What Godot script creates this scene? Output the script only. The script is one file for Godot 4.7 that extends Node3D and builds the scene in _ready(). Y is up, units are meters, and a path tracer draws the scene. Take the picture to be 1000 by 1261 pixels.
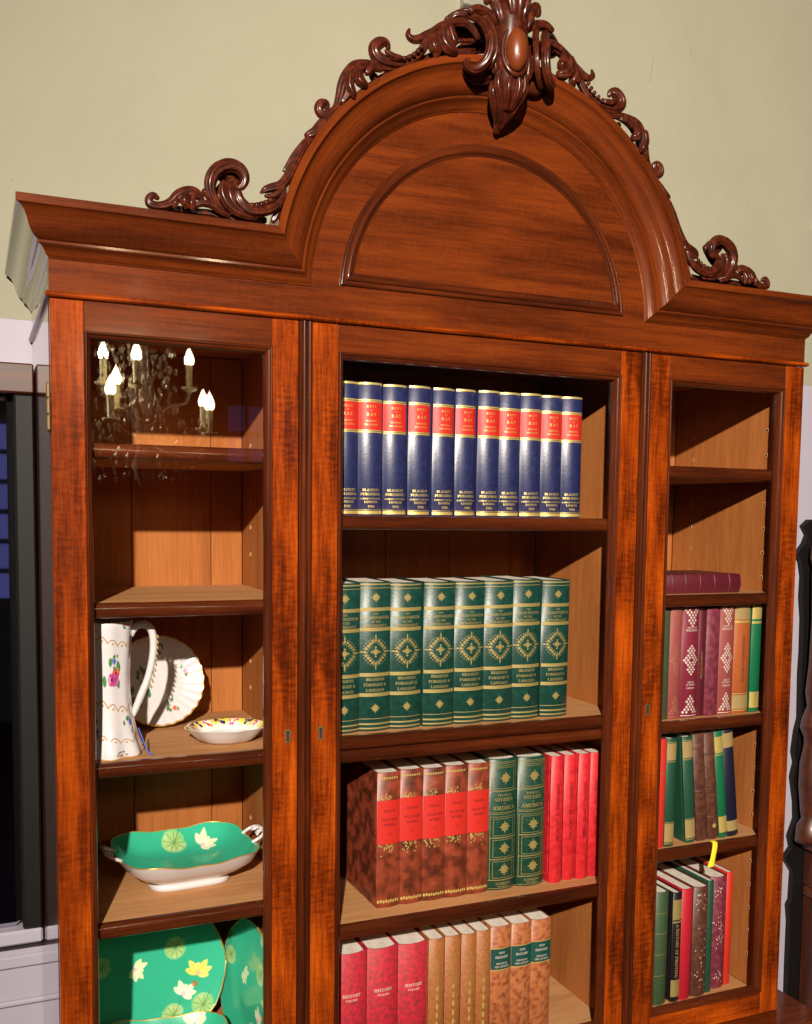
extends Node3D
# A Victorian mahogany bookcase seen close. World: x right along the bookcase front, y up, z towards the viewer; the door faces lie in z = 0.
const YO = 2.3           # the tops of the doors stand this high above the floor
const W = 0.75           # half width of the bookcase
const DEEP = -0.465      # back of the bookcase
const ZB = -0.393        # inner face of the back boards
const FLOOR_IN = -1.395  # bottom board inside
const CREST = [
	[[-0.5943,0.1392,0.035,0.0031],[-0.6004,0.1422,0.035,0.0043],[-0.6065,0.136,0.035,0.0049],[-0.605,0.1287,0.035,0.0056],[-0.5959,0.1269,0.035,0.0053],[-0.5837,0.1294,0.035,0.0056],[-0.5729,0.136,0.035,0.0062],[-0.5636,0.1454,0.035,0.0075],[-0.5512,0.152,0.035,0.0081],[-0.5387,0.1537,0.035,0.0075],[-0.5294,0.1488,0.035,0.005],[-0.5253,0.1423,0.035,0.0025]],
	[[-0.5665,0.1372,0.045,0.0031],[-0.5689,0.1323,0.045,0.0043],[-0.5702,0.1267,0.045,0.0031]],
	[[-0.552,0.1446,0.047,0.0044],[-0.5551,0.136,0.047,0.0062],[-0.5521,0.128,0.047,0.0031]],
	[[-0.5398,0.1453,0.045,0.0031],[-0.5442,0.1356,0.045,0.005],[-0.5424,0.1273,0.045,0.0031]],
	[[-0.5439,0.1294,0.04,0.0025],[-0.5289,0.1384,0.04,0.0044],[-0.5131,0.138,0.04,0.0047],[-0.5004,0.132,0.04,0.0044],[-0.4861,0.1255,0.04,0.0029]],
	[[-0.5912,0.1262,0.025,0.0031],[-0.5603,0.129,0.025,0.0044],[-0.529,0.1291,0.025,0.0044],[-0.5131,0.1296,0.025,0.0045],[-0.4906,0.1269,0.025,0.0045],[-0.4581,0.1273,0.025,0.0052],[-0.425,0.1299,0.025,0.0046]],
	[[-0.4941,0.1313,0.04,0.0032],[-0.5052,0.1421,0.04,0.0051],[-0.513,0.1564,0.04,0.0063],[-0.5146,0.1715,0.04,0.0076],[-0.5082,0.1878,0.04,0.0085],[-0.4955,0.1982,0.04,0.0085],[-0.4811,0.2025,0.04,0.0082],[-0.4666,0.1975,0.04,0.0076],[-0.4602,0.1854,0.04,0.0064],[-0.4634,0.1741,0.04,0.0051],[-0.4699,0.1701,0.04,0.0038],[-0.4741,0.1735,0.04,0.0025]],
	[[-0.4928,0.174,0.042,0.0044],[-0.496,0.1644,0.042,0.0051],[-0.4929,0.1509,0.042,0.0057],[-0.4833,0.1383,0.042,0.0057],[-0.4656,0.1298,0.042,0.0051],[-0.4428,0.1274,0.042,0.0039]],
	[[-0.4837,0.1748,0.044,0.0025],[-0.4847,0.1623,0.044,0.0051],[-0.4806,0.1474,0.044,0.0057],[-0.4693,0.1365,0.044,0.0051],[-0.4498,0.1304,0.044,0.0038]],
	[[-0.5221,0.1573,0.038,0.005],[-0.5174,0.1518,0.038,0.0044],[-0.5095,0.1436,0.038,0.0044],[-0.5,0.1341,0.038,0.0044],[-0.4904,0.1276,0.038,0.0025]],
	[[-0.4921,0.1966,0.018,0.0096],[-0.4824,0.1917,0.018,0.0109],[-0.4694,0.1936,0.018,0.009],[-0.4824,0.1761,0.018,0.0096],[-0.4954,0.1587,0.018,0.0083],[-0.4825,0.1416,0.018,0.0077]],
	[[-0.4739,0.1614,0.047,0.0057],[-0.4716,0.1509,0.047,0.007],[-0.4636,0.1411,0.047,0.0076],[-0.449,0.1353,0.047,0.007],[-0.431,0.1376,0.047,0.0064],[-0.4161,0.1443,0.047,0.0058],[-0.4045,0.1552,0.047,0.0045],[-0.3972,0.1704,0.047,0.0032]],
	[[-0.4514,0.1441,0.05,0.0029],[-0.4507,0.1417,0.05,0.0029]],
	[[-0.4439,0.1451,0.05,0.0029],[-0.4432,0.1427,0.05,0.0029]],
	[[-0.4361,0.1477,0.05,0.0029],[-0.4354,0.1453,0.05,0.0029]],
	[[-0.4285,0.1515,0.05,0.0029],[-0.4279,0.1491,0.05,0.0029]],
	[[-0.422,0.1562,0.05,0.0029],[-0.4213,0.1537,0.05,0.0029]],
	[[-0.4524,0.1442,0.035,0.0045],[-0.4344,0.1482,0.035,0.0052],[-0.4178,0.1567,0.035,0.0045],[-0.4045,0.1695,0.035,0.0032]],
	[[-0.4327,0.1688,0.035,0.0016],[-0.4261,0.1744,0.035,0.0045],[-0.4145,0.1792,0.035,0.0058],[-0.4012,0.1842,0.035,0.0065],[-0.3894,0.1985,0.035,0.0065],[-0.3794,0.2174,0.035,0.0059],[-0.3693,0.2379,0.035,0.0059],[-0.3591,0.2553,0.035,0.0056],[-0.3513,0.266,0.035,0.0046]],
	[[-0.4258,0.1637,0.04,0.0026],[-0.4142,0.1653,0.04,0.0039],[-0.4026,0.1731,0.04,0.0039],[-0.3959,0.1788,0.04,0.0032]],
	[[-0.4128,0.1273,0.035,0.0032],[-0.4078,0.1374,0.035,0.0046],[-0.4044,0.1505,0.035,0.0046],[-0.3944,0.1709,0.035,0.0033]],
	[[-0.3901,0.2139,0.02,0.0026],[-0.3817,0.2279,0.02,0.0033],[-0.3715,0.2454,0.02,0.0033],[-0.3562,0.2653,0.02,0.0033]],
	[[-0.3541,0.2688,0.035,0.0065],[-0.3455,0.2733,0.035,0.0079],[-0.3353,0.2845,0.035,0.0072],[-0.325,0.2941,0.035,0.0066],[-0.3181,0.3026,0.035,0.0053]],
	[[-0.3459,0.27,0.03,0.0051],[-0.3377,0.2836,0.03,0.007],[-0.3278,0.2959,0.03,0.007],[-0.3179,0.3037,0.03,0.0044]],
	[[-0.323,0.3149,0.035,0.0032],[-0.3247,0.3238,0.035,0.0051],[-0.333,0.3223,0.035,0.0063],[-0.3372,0.3125,0.035,0.0063],[-0.3312,0.305,0.035,0.0057],[-0.3179,0.3096,0.035,0.0057],[-0.3063,0.3207,0.035,0.0063],[-0.2997,0.3372,0.035,0.0076],[-0.2948,0.3565,0.035,0.0089],[-0.2882,0.373,0.035,0.0095],[-0.2765,0.3874,0.035,0.0096],[-0.2596,0.3951,0.035,0.0077],[-0.2408,0.3986,0.035,0.0058],[-0.22,0.3984,0.035,0.0045],[-0.2008,0.4019,0.035,0.0032]],
	[[-0.2999,0.3275,0.045,0.0032],[-0.2916,0.3412,0.045,0.0057],[-0.29,0.3567,0.045,0.0057],[-0.2868,0.3725,0.045,0.0038]],
	[[-0.2886,0.3703,0.05,0.0057],[-0.2902,0.3548,0.05,0.0063],[-0.285,0.342,0.05,0.0057],[-0.2826,0.3363,0.05,0.0025]],
	[[-0.2729,0.3762,0.05,0.0051],[-0.2728,0.364,0.05,0.0076],[-0.2649,0.3593,0.05,0.0057]],
	[[-0.26,0.3786,0.05,0.0044],[-0.2499,0.3865,0.05,0.0045],[-0.2362,0.3875,0.05,0.0038]],
	[[-0.2421,0.3832,0.03,0.0058],[-0.2334,0.3785,0.03,0.0058],[-0.2179,0.3907,0.03,0.0045]],
	[[-0.2994,0.3179,0.02,0.0051],[-0.2757,0.3374,0.02,0.0071],[-0.2484,0.3639,0.02,0.0071],[-0.2208,0.3845,0.02,0.0065],[-0.1928,0.4021,0.02,0.0059],[-0.1644,0.4168,0.02,0.0053]],
	[[-0.2177,0.43,0.037,0.0032],[-0.2212,0.4371,0.037,0.0051],[-0.2316,0.4366,0.037,0.0077],[-0.2418,0.4269,0.037,0.0083],[-0.2417,0.4162,0.037,0.0083],[-0.2313,0.4088,0.037,0.0084],[-0.2139,0.4074,0.037,0.0077],[-0.1929,0.4113,0.037,0.0071],[-0.1719,0.4231,0.037,0.0065],[-0.1578,0.4383,0.037,0.0059],[-0.1491,0.4541,0.037,0.0059],[-0.1367,0.4707,0.037,0.0066],[-0.1188,0.4837,0.037,0.0072],[-0.1007,0.4921,0.037,0.0073]],
	[[-0.2255,0.4195,0.048,0.0032],[-0.215,0.4138,0.048,0.0045],[-0.2011,0.4133,0.048,0.0039]],
	[[-0.195,0.414,0.05,0.0029],[-0.1942,0.4123,0.05,0.0029]],
	[[-0.1863,0.4181,0.05,0.0029],[-0.1855,0.4164,0.05,0.0029]],
	[[-0.1775,0.4238,0.05,0.0029],[-0.1768,0.4221,0.05,0.0029]],
	[[-0.1706,0.4307,0.05,0.0029],[-0.1698,0.429,0.05,0.0029]],
	[[-0.1643,0.4381,0.05,0.0029],[-0.1636,0.4364,0.05,0.0029]],
	[[-0.1798,0.4684,0.035,0.0019],[-0.1821,0.4595,0.035,0.0039],[-0.175,0.4537,0.035,0.0052],[-0.1625,0.4561,0.035,0.0059],[-0.1501,0.4642,0.035,0.0059],[-0.1359,0.4749,0.035,0.0046]],
	[[-0.1787,0.4158,0.02,0.0046],[-0.1573,0.4245,0.02,0.0059],[-0.1285,0.4395,0.02,0.0066],[-0.0992,0.4482,0.02,0.0067],[-0.062,0.4584,0.02,0.0067]],
	[[-0.1402,0.4589,0.045,0.0059],[-0.14,0.4464,0.045,0.0085],[-0.1345,0.4364,0.045,0.0072],[-0.1362,0.4298,0.045,0.0033]],
	[[-0.1247,0.4709,0.05,0.0065],[-0.1245,0.4568,0.05,0.0078],[-0.1153,0.446,0.05,0.0092],[-0.1043,0.4418,0.05,0.0066]],
	[[-0.1131,0.477,0.052,0.0059],[-0.1093,0.4652,0.052,0.0066],[-0.1055,0.4565,0.052,0.0072]],
	[[-0.1225,0.4781,0.045,0.0046],[-0.1045,0.4896,0.045,0.0053],[-0.0826,0.494,0.045,0.0053],[-0.0658,0.4862,0.045,0.0046],[-0.057,0.4751,0.045,0.004]],
	[[-0.1087,0.4933,0.015,0.008],[-0.0827,0.4952,0.015,0.0101],[-0.0565,0.4972,0.015,0.0115],[-0.0299,0.4992,0.015,0.0116]],
	[[-0.0883,0.4674,0.035,0.003],[-0.0661,0.4723,0.035,0.003],[-0.0455,0.4769,0.035,0.003]],
	[[-0.0732,0.466,0.012,0.0067],[-0.0545,0.4712,0.012,0.0081],[-0.0317,0.4771,0.012,0.0082]],
	[[-0.1093,0.5005,0.03,0.0036],[-0.0933,0.5097,0.035,0.0049],[-0.0736,0.5056,0.05,0.0054],[-0.0598,0.4878,0.07,0.006],[-0.0543,0.4633,0.083,0.0066],[-0.0539,0.4396,0.085,0.0066],[-0.061,0.42,0.08,0.0066],[-0.0735,0.4105,0.07,0.0066],[-0.0821,0.4166,0.06,0.0057],[-0.0851,0.4259,0.057,0.0036],[-0.0794,0.4299,0.059,0.0021]],
	[[-0.1043,0.5044,0.03,0.003],[-0.09,0.5139,0.035,0.0036],[-0.0679,0.5156,0.045,0.0043],[-0.0481,0.5001,0.06,0.0048],[-0.04,0.4694,0.075,0.0048],[-0.04,0.4421,0.078,0.0042],[-0.0483,0.4204,0.07,0.0042],[-0.0625,0.4112,0.055,0.0043]],
	[[-0.0738,0.4169,0.04,0.0067],[-0.06,0.412,0.04,0.0092],[-0.0393,0.4158,0.04,0.0105],[-0.0257,0.4272,0.04,0.0093]],
	[[-0.0787,0.5084,0.06,0.0048],[-0.0654,0.514,0.06,0.006],[-0.0449,0.5095,0.06,0.0061],[-0.0309,0.4978,0.06,0.0043]]]

var M = {}
var rng = RandomNumberGenerator.new()
var used = {}
var print_strength = 1.0

# ------------------------------------------------------------------ mesh helpers
func ST():
	var s = SurfaceTool.new()
	s.begin(Mesh.PRIMITIVE_TRIANGLES)
	return s

func tri(st, a, b, c, ua = Vector2.ZERO, ub = Vector2.ZERO, uc = Vector2.ZERO, g = -1):
	st.set_smooth_group(g)
	st.set_uv(ua); st.add_vertex(a)
	st.set_smooth_group(g)
	st.set_uv(ub); st.add_vertex(b)
	st.set_smooth_group(g)
	st.set_uv(uc); st.add_vertex(c)

func quad(st, a, b, c, d, ua = Vector2.ZERO, ub = Vector2.ZERO, uc = Vector2.ZERO, ud = Vector2.ZERO, g = -1):
	tri(st, a, b, c, ua, ub, uc, g)
	tri(st, a, c, d, ua, uc, ud, g)

# rows[i][j] points, uvs the same; g: one smooth group, or one for each column strip
func grid(st, rows, uvs, g = 1):
	for i in rows.size() - 1:
		for j in rows[i].size() - 1:
			var gg = g[j] if g is Array else g
			quad(st, rows[i][j], rows[i][j + 1], rows[i + 1][j + 1], rows[i + 1][j], uvs[i][j], uvs[i][j + 1], uvs[i + 1][j + 1], uvs[i + 1][j], gg)

func numbered(called):
	used[called] = used.get(called, -1) + 1
	return called if used[called] == 0 else "%s_%03d" % [called, used[called]]

func node_of(called, mesh, mat, parent, at = Vector3.ZERO):
	var o = MeshInstance3D.new()
	o.mesh = mesh
	if mat != null: o.material_override = mat
	o.position = at
	if parent == self:
		o.name = numbered(called)
		add_child(o)
	else:
		o.name = called
		parent.add_child(o, true)
	return o

func obj(called, st, mat, parent, at = Vector3.ZERO):
	st.generate_normals()
	return node_of(called, st.commit(), mat, parent, at)

func thing(called, label, category, at, group = ""):
	var o = Node3D.new()
	o.name = numbered(called)
	add_child(o)
	o.position = at
	tag(o, label, category, group)
	return o

func part(called, parent, at = Vector3.ZERO):
	var o = Node3D.new()
	o.name = called
	parent.add_child(o, true)
	o.position = at
	return o

func tag(o, label, category, group = ""):
	o.set_meta("label", label)
	o.set_meta("category", category)
	if group != "": o.set_meta("group", group)

func structure(o, label = ""):
	o.set_meta("kind", "structure")
	if label != "": o.set_meta("label", label)

func copy(o, label = ""):
	var c = o.duplicate()
	c.name = numbered(str(o.name).rstrip("0123456789").trim_suffix("_"))
	add_child(c)
	if label != "": c.set_meta("label", label)
	return c

func roff():
	return Vector2(rng.randf() * 3.0, rng.randf() * 3.0)

func wuv(p, n, grain, off):
	var u; var v
	if n == grain:
		u = p[(n + 1) % 3]; v = p[(n + 2) % 3]
	else:
		u = p[grain]; v = p[3 - n - grain]
	return Vector2(u / 1.2, v / 0.6) + off

# a box with chamfered edges; grain: 0 x, 1 y, 2 z
func bx(st, c, s, b = 0.0015, grain = 0, off = null):
	if off == null: off = roff()
	var h = s * 0.5
	b = min(b, 0.45 * min(s.x, min(s.y, s.z)))
	var V = {}
	for sx in [-1, 1]:
		for sy in [-1, 1]:
			for sz in [-1, 1]:
				for a in 3:
					var q = Vector3(sx * (h.x - b), sy * (h.y - b), sz * (h.z - b))
					q[a] = [sx, sy, sz][a] * h[a]
					V[[sx, sy, sz, a]] = c + q
	for a in 3:
		var e = (a + 1) % 3
		var f = (a + 2) % 3
		for s0 in [-1, 1]:
			var k = []
			for q in [[-1, -1], [1, -1], [1, 1], [-1, 1]]:
				var i = [0, 0, 0]
				i[a] = s0; i[e] = q[0]; i[f] = q[1]
				k.append(V[[i[0], i[1], i[2], a]])
			if s0 > 0: k.reverse()
			quad(st, k[0], k[1], k[2], k[3], wuv(k[0], a, grain, off), wuv(k[1], a, grain, off), wuv(k[2], a, grain, off), wuv(k[3], a, grain, off))
		# the four edges that run along axis a, between faces e and f
		for q in [[-1, -1], [1, -1], [1, 1], [-1, 1]]:
			var i = [0, 0, 0]; var j = [0, 0, 0]
			i[a] = -1; j[a] = 1
			i[e] = q[0]; j[e] = q[0]; i[f] = q[1]; j[f] = q[1]
			var k = [V[[i[0], i[1], i[2], e]], V[[i[0], i[1], i[2], f]], V[[j[0], j[1], j[2], f]], V[[j[0], j[1], j[2], e]]]
			if q[0] * q[1] < 0: k.reverse()
			quad(st, k[0], k[1], k[2], k[3], wuv(k[0], e, grain, off), wuv(k[1], e, grain, off), wuv(k[2], e, grain, off), wuv(k[3], e, grain, off))
	for sx in [-1, 1]:
		for sy in [-1, 1]:
			for sz in [-1, 1]:
				var k = [V[[sx, sy, sz, 0]], V[[sx, sy, sz, 1]], V[[sx, sy, sz, 2]]]
				if sx * sy * sz > 0: k.reverse()
				tri(st, k[0], k[1], k[2], wuv(k[0], 0, grain, off), wuv(k[1], 0, grain, off), wuv(k[2], 0, grain, off))

func slab(called, mat, parent, lo, hi, b = 0.0015, grain = 0):
	var st = ST()
	bx(st, (lo + hi) * 0.5, hi - lo, b, grain)
	return obj(called, st, mat, parent)

# profile: [o, v] points; frames: [origin, v axis (mitred), o axis]; groups: one for each profile segment
func sweep(st, profile, groups, frames, caps = false, off = null):
	if off == null: off = roff()
	var rows = []; var uvs = []
	var run = 0.0
	for i in frames.size():
		var f = frames[i]
		if i > 0: run += f[0].distance_to(frames[i - 1][0])
		var r = PackedVector3Array(); var u = PackedVector2Array()
		var across = 0.0
		for k in profile.size():
			if k > 0: across += profile[k].distance_to(profile[k - 1])
			r.append(f[0] + f[1] * profile[k].y + f[2] * profile[k].x)
			u.append(Vector2(run / 1.2, across / 0.6) + off)
		rows.append(r); uvs.append(u)
	grid(st, rows, uvs, groups)
	if caps:
		for r in [rows[0], rows[-1]]:
			var c = Vector3.ZERO
			for p in r: c += p / r.size()
			for k in r.size() - 1: tri(st, r[k], r[k + 1], c, off, off, off)

# a round, tapering tube through points [x, y, z, r] (Catmull-Rom), with rounded ends; flat squeezes it along z
func tube(st, pts, sides = 10, steps = 4, flat = 1.0, off = null, ridges = 0):
	if off == null: off = roff()
	var C = []
	for i in pts.size() - 1:
		var p0 = pts[max(i - 1, 0)]; var p1 = pts[i]; var p2 = pts[i + 1]; var p3 = pts[min(i + 2, pts.size() - 1)]
		for s in steps:
			var t = float(s) / steps
			var q = []
			for k in 4:
				q.append(0.5 * (2.0 * p1[k] + (p2[k] - p0[k]) * t + (2.0 * p0[k] - 5.0 * p1[k] + 4.0 * p2[k] - p3[k]) * t * t + (3.0 * p1[k] - p0[k] - 3.0 * p2[k] + p3[k]) * t * t * t))
			C.append(q)
	C.append(pts[-1])
	var n = C.size()
	var rows = []; var uvs = []
	var side = Vector3.ZERO
	var run = 0.0
	for i in n:
		var P = Vector3(C[i][0], C[i][1], C[i][2])
		var a = C[max(i - 1, 0)]; var b = C[min(i + 1, n - 1)]
		var T = Vector3(b[0] - a[0], b[1] - a[1], b[2] - a[2]).normalized()
		var ref = Vector3(0, 0, 1) if abs(T.z) < 0.8 else Vector3(0, 1, 0)
		side = T.cross(ref).normalized()
		var up = side.cross(T).normalized()
		if i > 0: run += Vector3(C[i][0] - C[i - 1][0], C[i][1] - C[i - 1][1], C[i][2] - C[i - 1][2]).length()
		var rings = [[0.0, C[i][3]]]
		if i == 0: rings = [[-0.95, 0.03], [-0.7, 0.7], [0.0, 1.0]]
		elif i == n - 1: rings = [[0.0, 1.0], [0.7, 0.7], [0.95, 0.03]]
		for g in rings:
			var r = C[i][3]; var d = 0.0
			if rings.size() > 1:
				d = g[0] * r; r = r * g[1]
			var ring = PackedVector3Array(); var u = PackedVector2Array()
			for k in sides + 1:
				var an = TAU * k / sides
				var rr = r * (1.0 + 0.26 * (absf(cos(ridges * 0.5 * an)) - 0.7)) if ridges > 0 else r
				ring.append(P + T * d + side * cos(an) * rr + up * sin(an) * rr * flat)
				u.append(Vector2(run / 1.2, float(k) / sides * 0.1) + off)
			ring[sides] = ring[0]
			rows.append(ring); uvs.append(u)
	grid(st, rows, uvs, 1)

# profile [r, y] turned about the y axis; flute(theta, k) scales the radius of profile point k
func lathe(st, profile, sides = 32, flute = null, squash = 1.0, group = 1):
	var rows = []; var uvs = []
	for k in profile.size():
		var r = PackedVector3Array(); var u = PackedVector2Array()
		for i in sides + 1:
			var an = TAU * i / sides
			var f = flute.call(an, k) if flute != null else 1.0
			var rad = profile[k][0] * f
			r.append(Vector3(cos(an) * rad, profile[k][1], sin(an) * rad * squash))
			u.append(Vector2(float(i) / sides, float(k) / (profile.size() - 1)))
		r[sides] = r[0]
		rows.append(r); uvs.append(u)
	grid(st, rows, uvs, group)

# polygon (x, y) drawn out along z
func prism(st, poly, z0, z1, off = null, grain = 0):
	if off == null: off = roff()
	var idx = Geometry2D.triangulate_polygon(poly)
	for k in range(0, idx.size(), 3):
		for z in [z0, z1]:
			var p = []
			for q in 3:
				var v = poly[idx[k + q]]
				p.append(Vector3(v.x, v.y, z))
			if (z == z0) == (z0 < z1): p.reverse()
			tri(st, p[0], p[1], p[2], wuv(p[0], 2, grain, off), wuv(p[1], 2, grain, off), wuv(p[2], 2, grain, off))
	for i in poly.size():
		var a = poly[i]; var b = poly[(i + 1) % poly.size()]
		quad(st, Vector3(a.x, a.y, z0), Vector3(b.x, b.y, z0), Vector3(b.x, b.y, z1), Vector3(a.x, a.y, z1), off, off, off, off)

# ------------------------------------------------------------------ textures and materials
func layer(seed_, w, h, freq, big_w, big_h, kind = FastNoiseLite.TYPE_SIMPLEX_SMOOTH, oct = 3):
	var n = FastNoiseLite.new()
	n.seed = seed_
	n.noise_type = kind
	n.frequency = freq
	n.fractal_octaves = oct
	var im = n.get_seamless_image(w, h)
	im.convert(Image.FORMAT_L8)
	if w != big_w or h != big_h: im.resize(big_w, big_h, Image.INTERPOLATE_CUBIC)
	return im.get_data()

func ramp(stops):
	var g = Gradient.new()
	g.offsets = PackedFloat32Array(stops.map(func(s): return s[0]))
	g.colors = PackedColorArray(stops.map(func(s): return s[1]))
	var out = []
	for i in 256:
		var c = g.sample(i / 255.0)
		out.append([c.r8, c.g8, c.b8])
	return out

func c8(r, g, b): return Color8(r, g, b)

# layers: [bytes, weight]; fiddle: bytes laid in only where the first layer is dark
func mixed(w, h, layers, lut, fiddle = null, amount = 0.0, contrast = 1.0, pore = null):
	var data = PackedByteArray()
	data.resize(w * h * 3)
	var n = w * h
	var L = layers.size()
	var b0 = layers[0][0]; var w0 = layers[0][1]
	var b1 = layers[1][0] if L > 1 else b0; var w1 = layers[1][1] if L > 1 else 0.0
	var b2 = layers[2][0] if L > 2 else b0; var w2 = layers[2][1] if L > 2 else 0.0
	for i in n:
		var t = (b0[i] - 128) * w0 + (b1[i] - 128) * w1 + (b2[i] - 128) * w2
		if fiddle != null: t += (fiddle[i] - 128) * amount * (1.7 if b0[i] < 110 else 0.8)
		if pore != null and pore[i] > 168: t -= (pore[i] - 168) * 0.5
		var k = clampi(int(128 + t * contrast), 0, 255)
		var c = lut[k]
		data[i * 3] = c[0]; data[i * 3 + 1] = c[1]; data[i * 3 + 2] = c[2]
	return Image.create_from_data(w, h, false, Image.FORMAT_RGB8, data)

func tex(im): return ImageTexture.create_from_image(im)

func noise_tex(seed_, size, freq, stops, oct = 4, kind = FastNoiseLite.TYPE_SIMPLEX_SMOOTH, normal = false, bump = 4.0):
	var n = FastNoiseLite.new()
	n.seed = seed_; n.frequency = freq; n.fractal_octaves = oct; n.noise_type = kind
	var t = NoiseTexture2D.new()
	t.width = size; t.height = size; t.seamless = true
	t.noise = n
	if normal:
		t.as_normal_map = true; t.bump_strength = bump
	if stops != null:
		var g = Gradient.new()
		g.offsets = PackedFloat32Array(stops.map(func(s): return s[0]))
		g.colors = PackedColorArray(stops.map(func(s): return s[1]))
		t.color_ramp = g
	return t

func mat(called, color, rough = 0.5, metal = 0.0, spec = 0.5):
	var m = StandardMaterial3D.new()
	m.resource_name = called
	m.albedo_color = color
	m.roughness = rough
	m.metallic = metal
	m.metallic_specular = spec
	return m

func coat(m, amount, rough):
	m.clearcoat_enabled = true
	m.clearcoat = amount
	m.clearcoat_roughness = rough
	return m

func tri_tex(m, t, scale, normal = null, nscale = 1.0):
	if t != null:
		m.albedo_texture = t
		m.albedo_color = Color.WHITE
	m.uv1_triplanar = true
	m.uv1_scale = Vector3.ONE * scale
	if normal != null:
		m.normal_enabled = true
		m.normal_texture = normal
		m.normal_scale = nscale
	return m

func dab(im, cx, cy, r, col, ry = -1.0, soft = 0.25):
	if ry < 0: ry = r
	for y in range(int(cy - ry) - 1, int(cy + ry) + 2):
		for x in range(int(cx - r) - 1, int(cx + r) + 2):
			if x < 0 or y < 0 or x >= im.get_width() or y >= im.get_height(): continue
			var d = sqrt(pow((x + 0.5 - cx) / r, 2) + pow((y + 0.5 - cy) / ry, 2))
			if d > 1.0: continue
			var a = clampf((1.0 - d) / soft, 0, 1) * col.a * print_strength
			im.set_pixel(x, y, im.get_pixel(x, y).lerp(Color(col.r, col.g, col.b), a))

func stroke(im, pts, r, col):
	for i in pts.size() - 1:
		var n = max(2, int(pts[i].distance_to(pts[i + 1]) / max(1.0, r * 0.6)))
		for k in n:
			var p = pts[i].lerp(pts[i + 1], float(k) / n)
			dab(im, p.x, p.y, r, col, -1, 0.5)

func posy(im, x, y, s, cols):
	for k in 7:
		var a = rng.randf() * TAU
		dab(im, x + cos(a) * s * 1.3, y + sin(a) * s * 1.4, s * 0.3, c8(70, 120, 70), s * 0.5)
	for c in cols:
		var ox = rng.randf_range(-0.7, 0.7) * s; var oy = rng.randf_range(-0.8, 0.8) * s
		for k in 7:
			var a = k * TAU / 6.0
			dab(im, x + ox + cos(a) * s * 0.35, y + oy + sin(a) * s * 0.35, s * 0.36, c.lerp(Color.WHITE, rng.randf() * 0.35))
		dab(im, x + ox, y + oy, s * 0.25, c.darkened(0.35))

# water-lily print of the green service
func lily_leaf(im, x, y, s):
	for k in 11:
		var a = k * TAU / 12.0 + 0.4
		dab(im, x + cos(a) * s * 0.55, y + sin(a) * s * 0.55, s * 0.45, c8(150, 196, 120).lerp(c8(196, 214, 150), rng.randf()))
	dab(im, x, y, s * 0.6, c8(158, 190, 118))
	for k in 9:
		var a = k * TAU / 9.0
		stroke(im, [Vector2(x, y), Vector2(x + cos(a) * s * 0.8, y + sin(a) * s * 0.8)], s * 0.04, c8(110, 150, 84))
	stroke(im, [Vector2(x, y), Vector2(x + s * 0.7, y - s * 1.1)], s * 0.04, c8(70, 130, 90))

func lily(im, x, y, s, a0, col):
	for k in 6:
		var a = a0 + (k - 2.5) * 0.62
		var len = s * (0.8 + 0.2 * sin(k * 2.3))
		for t in 14:
			var q = 0.08 + t * 0.066
			var r = s * (0.05 + 0.21 * sin(PI * pow(q, 0.8)))
			var tone = col.lerp(c8(190, 214, 150), 0.5 * q * q).lerp(c8(216, 160, 200), 0.45 * max(0.0, 0.45 - q))
			dab(im, x + cos(a) * len * q, y + sin(a) * len * q, r, tone.lerp(Color.WHITE, 0.06 * (k % 3)), -1, 0.4)
		stroke(im, [Vector2(x, y), Vector2(x + cos(a) * len * 0.8, y + sin(a) * len * 0.8)], s * 0.018, col.darkened(0.25))
	dab(im, x, y, s * 0.16, c8(205, 150, 190).lerp(col, 0.3))

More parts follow.
